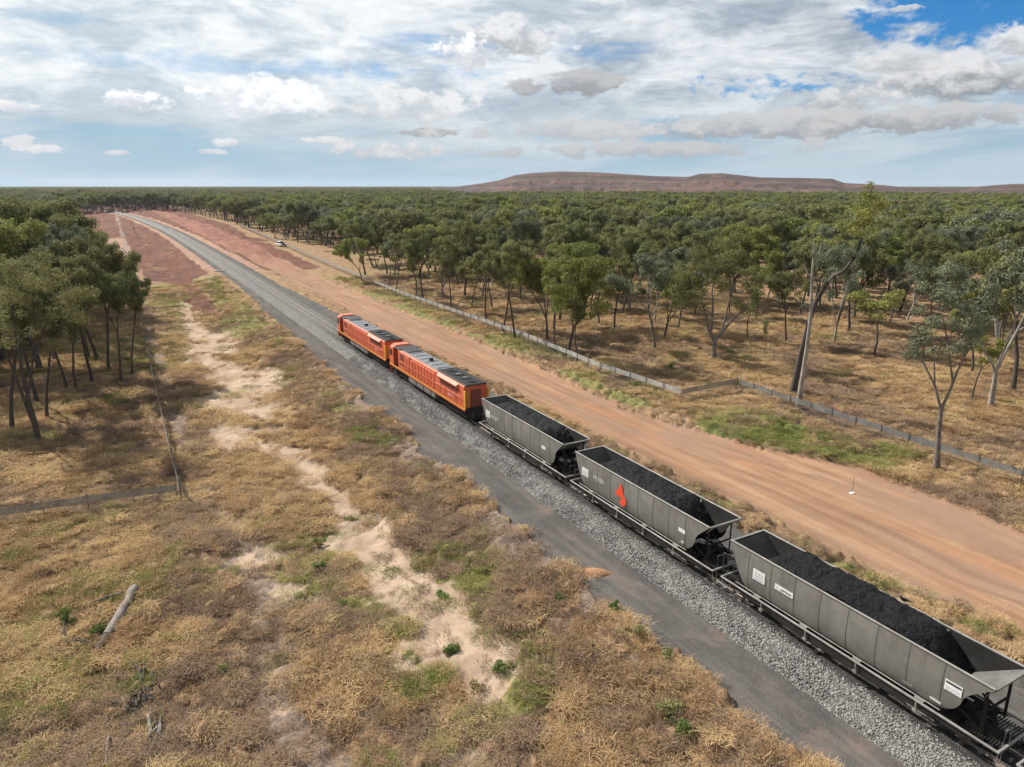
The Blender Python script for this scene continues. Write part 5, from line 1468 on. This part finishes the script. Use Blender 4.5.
# ------------------------------------------------------------------ fences
M_SHEET = mat('fence_sheet', (.24, .25, .24), .6, .1, noise=(.15, .155, .15), scale=.8)
M_SHEET2 = mat('weathered_fence_sheet', (.34, .31, .27), .9, 0, spec=.1, noise=(.22, .20, .175), scale=.6)
M_SHEET3 = mat('sunlit_fence_sheet', (.55, .55, .53), .5, .1, noise=(.34, .34, .33), scale=.9)  # paler copy of the sheet, with grazing sun and sky put into the colour
M_WIRE = mat('fence_wire', (.17, .17, .165), .6, .5)
def fence(pts, label, group, side, sheet=(1.15, 1.80), spacing=3.0, hp=2.05, name='wildlife_fence', band=True, msheet=None, wires=6):
    """posts along a line on the ground, a sheet-metal band along the top and strands below"""
    P = [Vector((*p, 0)) for p in pts]
    root = empty(name, (P[0].x, P[0].y, float(base_h(P[0].x, P[0].y)))); tag(root, label, 'fence', group)
    o0 = Vector(root.location)
    line = []
    for a, b in zip(P[:-1], P[1:]):
        n = max(1, int(round((b - a).length / spacing)))
        for k in range(n): line.append((a + (b - a) * k / n, (b - a).normalized()))
    line.append((P[-1], (P[-1] - P[-2]).normalized()))
    rs = np.random.RandomState(len(line))
    pos = []
    for p, d in line:
        z = float(base_h(p.x, p.y)); nrm = Vector((-d.y, d.x, 0)) * side
        pos.append((Vector((p.x, p.y, z)) - o0, d, nrm))
    order = sorted(range(len(pos)), key=lambda i: (pos[i][0] + o0).length)
    restb = MB(); pm = MB().box(-.03, .03, -.03, .03, -.3, hp, .008).mesh('post', M_POST)
    for r, i in enumerate(order):
        p = pos[i][0] - pos[i][2] * .035
        if r < 99:
            q = bpy.data.objects.new('post', pm); link(q, root); q.location = p; q.rotation_euler = (rs.normal(0, .015), rs.normal(0, .015), 0)
        else: restb.box(p.x - .035, p.x + .035, p.y - .035, p.y + .035, p.z - .3, p.z + hp)
    if restb.v: o = restb.build('posts', M_POST, root); o['kind'] = 'stuff'
    mb = MB(); wb = MB()
    for i in range(len(pos) - 1):
        p, d, n1 = pos[i]; q, d2, n2 = pos[i + 1]; n1 = n1 if i == 0 or (d - pos[i - 1][1]).length < .2 else n1
        sag = rs.uniform(-.03, .03)
        a, b = p + n1 * (.012 + rs.uniform(0, .015)), q + n1 * .015
        off = n1 * .012
        z0, z1 = sheet
        if band:
            b_ = b - (b - a).normalized() * .02
            mb.loft([[a + Vector((0, 0, z0)), a + Vector((0, 0, z1 + sag)), a + off + Vector((0, 0, z1 + sag)), a + off + Vector((0, 0, z0))],
                     [b_ + Vector((0, 0, z0)), b_ + Vector((0, 0, z1)), b_ + off + Vector((0, 0, z1)), b_ + off + Vector((0, 0, z0))]])
        for k in range(wires):
            h = .12 + k * (z0 - .1) / wires
            wb.bar(a + Vector((0, 0, h)), b + Vector((0, 0, h)), .012, .012)
        for k in range(1, 6):
            m_ = a.lerp(b, k / 6); wb.bar(m_ + Vector((0, 0, .05)), m_ + Vector((0, 0, z0)), .010, .010)
    if band: mb.build('sheet_band', msheet or M_SHEET, root)
    wb.build('wire_mesh', M_WIRE, root)
    return root
def xy(u, v): a = at(u, v); return (a[0], a[1])
fence([xy(680, 403), xy(600, 375.5), xy(520, 341), xy(400, 298), xy(320, 263), xy(284, 246.5), xy(262, 237), xy(240, 227)],
      'long silver sheet topped fence running along the dirt road up to the far bend', 'fences right of the line', -1, msheet=M_SHEET3)
fence([xy(682, 403), xy(735, 392)], 'short dark cross piece of fence where the silver fence steps back at its corner', 'fences right of the line', -1, msheet=M_SHEET2)
fence([xy(736, 392), xy(830, 425), xy(936, 461), xy(1020, 489), xy(1110, 522)], 'silver fence in front of the straw clearing from its corner to the right edge', 'fences right of the line', 1)
fence([xy(181, 500), xy(165, 432), xy(152, 374), xy(140, 315), xy(130.5, 265)], 'straight fence running up the line beside the open gums on the left', 'fences left of the line', 1, msheet=M_SHEET2)
fence([xy(178, 503), xy(90, 515), xy(0, 529), xy(-90, 542)], 'grey sheet topped cross fence meeting the straight fence at the left edge', 'fences left of the line', 1, msheet=M_SHEET2, spacing=3.2)
mb = MB(); X, Y, z = at(182, 503); mb.tube([(0, 0, -.3), (0, 0, 2.5)], .07, 8); mb.tube([(0, 0, 1.9), (.9, -1.2, 0)], .04, 8)
o = mb.build('fence_post', M_POST); o.location = (X, Y, z); tag(o, 'thick braced corner post where the two left fences meet', 'post')

for m_ in (M_SHEET, M_SHEET2, M_SHEET3):      # fine woven mesh: lets part of what lies behind show through
    t = NT(m_.node_tree); b = t.n['Principled BSDF']; o_ = [n for n in t.n if n.type == 'OUTPUT_MATERIAL'][0]
    P = t.new('ShaderNodeNewGeometry').outputs['Position']
    a = t.smooth(t.noise(P, 1.7, 4, .7), .3, .7, .50, .80)
    mx = t.new('ShaderNodeMixShader', {0: a, 1: t.new('ShaderNodeBsdfTransparent').outputs[0], 2: b.outputs[0]}); t.l.new(mx.outputs[0], o_.inputs[0])
# ------------------------------------------------------------------ white utility vehicle by the far fence
M_CARW = mat('white_car_paint', (.80, .81, .82), .3, coat=.5)
M_TYRE = mat('tyre_rubber', (.02, .02, .02), .9)
M_TAIL = mat('tail_light', (.45, .02, .02), .3)
def make_pickup():
    root = empty('pickup_truck', (0, 0, 0))
    def prof(y, hw, z0, z1, b=.1): return [(-hw, y, z0), (-hw, y, z1 - b), (-hw + b, y, z1), (hw - b, y, z1), (hw, y, z1 - b), (hw, y, z0)]
    mb = MB(); mb.loft([prof(-.7, .86, .45, 1.05), prof(-.4, .9, .42, 1.08), prof(1.2, .92, .42, 1.10), prof(2.2, .90, .45, 1.0), prof(2.6, .78, .5, .82)]); body = mb.build('body', M_CARW, root, smooth=True)
    mb = MB(); mb.loft([prof(-.75, .86, 1.0, 1.08), prof(-.6, .72, 1.0, 1.78, .12), prof(.65, .72, 1.0, 1.80, .12), prof(1.25, .84, 1.0, 1.12)]); mb.build('cabin', M_CARW, root, smooth=True)
    mb = MB(); mb.plate([(-.66, -.78, 1.18), (.66, -.78, 1.18), (.6, -.66, 1.66), (-.6, -.66, 1.66)], (0, -1, .2), .02); mb.build('rear_window', M_GLASS, root)
    mb = MB(); mb.plate([(-.70, 1.18, 1.20), (.70, 1.18, 1.20), (.62, .74, 1.70), (-.62, .74, 1.70)], (0, .6, .8), .03); mb.build('windscreen', M_GLASS, root)
    for s in (-1, 1):
        mb = MB(); mb.plate([(s * .83, -.5, 1.16), (s * .83, .95, 1.16), (s * .75, .55, 1.64), (s * .75, -.5, 1.64)], (s, 0, .2), .02); mb.build('side_window', M_GLASS, root)
        mb = MB(); mb.box(s * .86 - .03, s * .86 + .03, -2.6, -.75, .62, 1.08); mb.build('tray_side', M_CARW, root)
        mb = MB(); mb.box(s * .78 - .06, s * .78 + .06, -2.68, -2.62, .7, .95); mb.build('tail_light', M_TAIL, root)
        mb = MB(); mb.box(s * .66 - .14, s * .66 + .14, 2.52, 2.64, .68, .82); mb.build('headlight', M_GLASS, root)
    mb = MB(); mb.box(-.86, .86, -2.6, -.75, .56, .62); mb.build('tray_floor', M_DARK, root)
    mb = MB(); mb.box(-.86, .86, -2.62, -2.56, .56, 1.06); mb.build('tailgate', M_DARK, root)
    for y in (-1.75, 1.7):
        for s in (-1, 1):
            w = MB().lathe((s * .80 - .11, y, .36), 'x', [(0, .30), (.02, .36), (.20, .36), (.22, .30)], 18).build('wheel', M_TYRE, root)
            MB().lathe((s * .80 + (.12 if s > 0 else -.14), y, .36), 'x', [(0, .20), (.02, .20)], 14).build('rim', M_GALV, w)
    return root
X, Y, z = at(281, 246.5)
ute = make_pickup(); ute.location = (X, Y, z + .02); ute.rotation_euler.z = R(14); ute.scale = (1.25,) * 3
tag(ute, 'white pickup truck with dark rear parked beside the far end of the silver fence', 'pickup truck')

# ------------------------------------------------------------------ fallen timber, shrubs and small things
M_LOG = mat('weathered_log', (.27, .235, .205), .9, noise=(.13, .11, .095), scale=4, bump=.9, bscale=12)
M_LOGD = mat('charred_wood', (.035, .030, .027), .95, noise=(.10, .085, .07), scale=3, bump=.6, bscale=8)
def pt(u, v, dz=0.0, o=None):
    X, Y, z = at(u, v); p = Vector((X, Y, z + dz)); return p if o is None else p - o
def timber(name, pieces, label, cat, m, base):
    o0 = pt(*base); mb = MB(); pieces = [([(u, v, dz + .18) for u, v, dz in pp], rr) for pp, rr in pieces]
    rs = np.random.RandomState(int(base[0]))
    for pp, rr in pieces:
        Q = [pt(u, v, dz, o0) for u, v, dz in pp]; Z = []
        RR = []
        for i in range(len(Q) - 1):
            for k in range(4):
                t = k / 4; Z.append(Q[i].lerp(Q[i + 1], t) + Vector(rs.normal(0, 1, 3)) * rr[i] * .10); RR.append((rr[i] + (rr[i + 1] - rr[i]) * t) * rs.uniform(.92, 1.08))
        Z.append(Q[-1]); RR.append(rr[-1]); mb.tube(Z, RR, 11 if rr[0] > .1 else 6)
    o = mb.build(name, m, smooth=True); o.location = o0; tag(o, label, cat); return o
def tangle(u0, v0, u1, v1, n, seed, r=.035):
    rs = np.random.RandomState(seed); out = []
    for _ in range(n):
        u, v = rs.uniform(u0, u1), rs.uniform(v0, v1); a = rs.uniform(0, 6.28); L = rs.uniform(6, 16)
        out.append(([(u, v, rs.uniform(.15, .5)), (u + math.cos(a) * L * .5, v + math.sin(a) * L * .5, rs.uniform(.3, .6)), (u + math.cos(a + .4) * L, v + math.sin(a + .4) * L, rs.uniform(.05, .4))], [r, r * .7, r * .3]))
    return out
timber('fallen_log', [([(136, 596, .45), (122, 622, .38), (108, 642, .30)], [.30, .29, .27])], 'thick pale weathered log lying in the dry grass at lower left', 'log', M_LOG, (122, 622))
timber('charred_log', [([(108, 642, .3), (101, 652, .22), (96, 662, .1)], [.24, .2, .1]), ([(104, 648, .3), (94, 657, .15)], [.12, .06])], 'short charred broken end below the thick pale log', 'log', M_LOGD, (104, 648))
timber('fallen_branch', [([(124, 601, .4), (112, 606, .55), (98, 609, .40), (84, 612, .2)], [.15, .14, .10, .04]), ([(112, 606, .5), (108, 612, .3)], [.08, .04])], 'dark fallen branch reaching left from the thick pale log', 'branch', M_LOGD, (104, 606))
timber('pale_stump', [([(102, 614, .35), (97, 622, .22), (91, 630, .05)], [.17, .12, .04])], 'pale splintered piece of wood between the dark branch and the green shrub', 'wood', M_LOG, (99, 618))
timber('charred_branch', [([(89, 648, .15), (80, 647, .3), (66, 650, .3)], [.12, .16, .10]), ([(66, 650, .3), (66, 640, .7), (67, 634, .8)], [.09, .06, .03])], 'black charred branch with a pale broken prong left of the log', 'branch', M_LOGD, (76, 648))
timber('dead_branches', [([(135, 672, .5), (141, 680, .5), (143, 695, .4), (139, 710, .35), (134, 722, .2)], [.07, .08, .09, .08, .05]),
                         ([(158, 688, .5), (150, 697, .4), (143, 706, .3)], [.03, .05, .05]), ([(120, 690, .3), (132, 698, .35), (142, 700, .35)], [.03, .05, .06]), ([(112, 704, .2), (124, 705, .3), (138, 712, .3)], [.03, .04, .05]),
                         ([(146, 676, .6), (145, 690, .5)], [.04, .06])] + tangle(118, 672, 160, 724, 46, 3, .05), 'tangle of dark dead branches in the grass below the log', 'branches', M_LOGD, (140, 700))
timber('dead_branches', [([(150, 726, .5), (152, 742, .45), (147, 754, .35), (143, 772, .3)], [.08, .10, .10, .10]), ([(163, 728, .6), (160, 742, .45), (154, 752, .35), (150, 775, .3)], [.04, .06, .06, .06])] + tangle(134, 722, 164, 765, 24, 4, .05),
       'grey dead forked branch at the very bottom edge of the photo', 'branches', mat('grey_deadwood', (.26, .24, .225), .9, noise=(.09, .08, .075), scale=2), (150, 750))
timber('dead_stick', [([(111, 746, .5), (109, 756, .4), (107, 772, .3)], [.05, .06, .06])], 'short pale dead stick left of the forked branch at the bottom edge', 'stick', M_LOG, (109, 756))

def shrub_mesh(seed, r, h, n, leaf, mt):
    rs = np.random.RandomState(seed)
    tips = [(Vector((rs.normal(0, r * .4), rs.normal(0, r * .4), h * rs.uniform(.35, .8))), 3) for _ in range(n)]
    return crown_mesh(tips, seed, 90, r * .45, leaf, mt, .8), tips
M_SHRUB = [leaf_material('shrub_leaves', (.09, .13, .035), (.20, .26, .08)), leaf_material('olive_shrub_leaves', (.15, .155, .055), (.32, .30, .13))]
def shrub(u, v, r, h, label, k=0, seed=1, group=None):
    X, Y, z = at(u, v); e = empty('shrub', (X, Y, z)); tag(e, label, 'shrub', group)
    me, tips = shrub_mesh(seed, r, h, 9, (.13, .06), M_SHRUB[k])
    mb = MB()
    for p, _ in tips: mb.tube([(0, 0, -.1), (p.x * .4, p.y * .4, p.z * .5), tuple(p)], [.03, .02, .01], 5, cap=False)
    attach('stem', mesh_np('stem', mb.v, mb.f, M_BARK[0]), e); me.name = 'foliage'; attach('foliage', me, e)
shrub(69, 628, .5, 1.5, 'upright bright green shrub left of the pale log', 0, 1)
shrub(104, 632, .7, .7, 'low olive green shrub growing against the left flank of the pale log', 0, 2)
shrub(672, 318 + 405, .9, 1.3, 'large olive green bush near the bottom of the embankment slope', 1, 3)
shrub(684, 740, .6, .9, 'smaller dark green bush just below the large olive bush', 0, 4)
shrub(563, 731, .32, .45, 'small round dark green bush alone on bare sand at the bottom', 0, 5)
shrub(225, 680, .6, .7, 'olive green bush between dead branches and grey bare strip', 1, 6)
shrub(613, 610, .35, .5, 'small green bush on the embankment slope beside the service track', 0, 7)
shrub(637, 638, .6, .8, 'olive bush high on the slope below the small green bush', 1, 8)
shrub(665, 662, .6, .8, 'olive bush on the slope right of the others, closest to the service track', 1, 9)
shrub(592, 660, .5, .7, 'olive bush low on the slope left of the others', 1, 10)
shrub(672, 372, .8, 1.4, 'round green shrub in straw grass behind the corner of the silver fence', 0, 11)
shrub(318, 548, .5, .6, 'green weed clump beside the sandy strip, upper one of the row', 0, 12)
shrub(316, 572, .5, .6, 'green weed clump beside the sandy strip, lower one of the row', 0, 13)
for i, (u, v) in enumerate([(421, 568), (444, 597), (350, 520), (452, 650), (475, 690), (505, 668), (540, 640), (560, 602), (300, 600), (345, 610)]):
    shrub(u, v, .55, .22, 'small dark green weed tuft scattered along the sandy strip and slope', 0 if i % 2 else 1, 20 + i, 'weed tufts along the sandy strip')

# spoil lump on the service track edge, survey marker, crow
mb = MB(); rs = np.random.RandomState(4)
X, Y, z = at(594, 573)
rings = []
for k, (h, w) in enumerate(((0, 1.0), (.12, .85), (.24, .55), (.31, .2))):
    rings.append([(math.cos(a) * w * 1.15 * rs.uniform(.85, 1.15), math.sin(a) * w * .55 * rs.uniform(.85, 1.15), h) for a in np.linspace(0, 6.28, 15)[:-1]])
mb.loft(rings); o = mb.build('dirt_mound', mat('orange_clay', (.42, .235, .11), 1, noise=(.26, .14, .075), scale=6, bump=.8, bscale=20), smooth=True); o.location = (X, Y, z - .02); o.rotation_euler.z = R(-35)
tag(o, 'small heap of orange clay at the edge of the dark service track', 'dirt mound')
X, Y, z = at(852, 493); e = empty('survey_marker', (X, Y, z)); tag(e, 'thin marker stake on a white pad beside the dirt road', 'marker')
mb = MB(); mb.box(-.24, .24, -.15, .15, -.02, .04, .02); mb.build('base_pad', M_WHITE, e)
mb = MB(); mb.tube([(0, 0, 0), (0, 0, 1.5)], .022, 6); mb.build('stake', M_POST, e)
# crow perched on the far rim of the nearest wagon
M_CROW = mat('crow_feathers', (.012, .012, .014), .5)
def crow():
    mb = MB()
    body = [((0, -.20, .10), .012), ((0, -.12, .12), .045), ((0, -.02, .145), .075), ((0, .07, .17), .07), ((0, .13, .22), .045), ((0, .16, .26), .043), ((0, .195, .275), .032), ((0, .215, .272), .014), ((0, .27, .262), .004)]
    mb.tube([p for p, r in body], [r for p, r in body], 10)
    mb.loft([[(-.03, -.16, .11), (.03, -.16, .11), (.03, -.16, .125), (-.03, -.16, .125)], [(-.05, -.34, .055), (.05, -.34, .055), (.05, -.34, .065), (-.05, -.34, .065)]])
    for s in (-1, 1): mb.tube([(s * .03, .0, .10), (s * .03, .01, .04), (s * .03, .0, .0), (s * .03, .05, .0)], [.012, .007, .006, .005], 5)
    return mb.mesh('crow', M_CROW, True)
o = attach('crow', crow()); o.location = (WX0 + 1.335, 19.0 - 1.55, 3.65); o.rotation_euler.z = R(50); o.scale = (1.25,) * 3
tag(o, 'black crow perched on the far rim of the coal wagon nearest the camera', 'bird')
# concrete culvert head by the far track and pipe at the far clearing
X, Y, z = at(219, 271.5); e = empty('culvert_headwall', (X, Y, z)); tag(e, 'small pale concrete block at the left edge of the far track', 'culvert')
mb = MB(); mb.box(-1.5, 1.5, -.4, .4, -.5, .35, .05); mb.build('headwall', mat('pale_concrete', (.48, .45, .42), .9, noise=(.36, .33, .30)), e)
mb = MB(); mb.lathe((0, -.43, -.05), 'y', [(0, .22), (.05, .22)], 14); mb.build('pipe_mouth', M_DARK, e)
fence([xy(137.5, 238), xy(132, 226)], 'short low pale barrier on the red ground left of the far track', None, 1, sheet=(.3, 1.2), hp=1.3, name='barrier')
# ------------------------------------------------------------------ thin air between here and the horizon
hz = bpy.data.materials.new('haze_air'); hz.use_nodes = True
t = NT(hz.node_tree); t.n.clear()
pv = t.new('ShaderNodeVolumePrincipled', {'Color': (.66, .76, .90, 1), 'Density': 0.00004, 'Anisotropy': 0.2})
om = t.n.new('ShaderNodeOutputMaterial'); t.l.new(pv.outputs[0], om.inputs['Volume'])
mb = MB(); mb.box(-15000, 15000, -15000, 15000, -8, 130)
o = mb.build('haze', hz); tag(o, kind='stuff')
scene.cycles.volume_bounces = 0
scene.cycles.volume_step_rate = 10
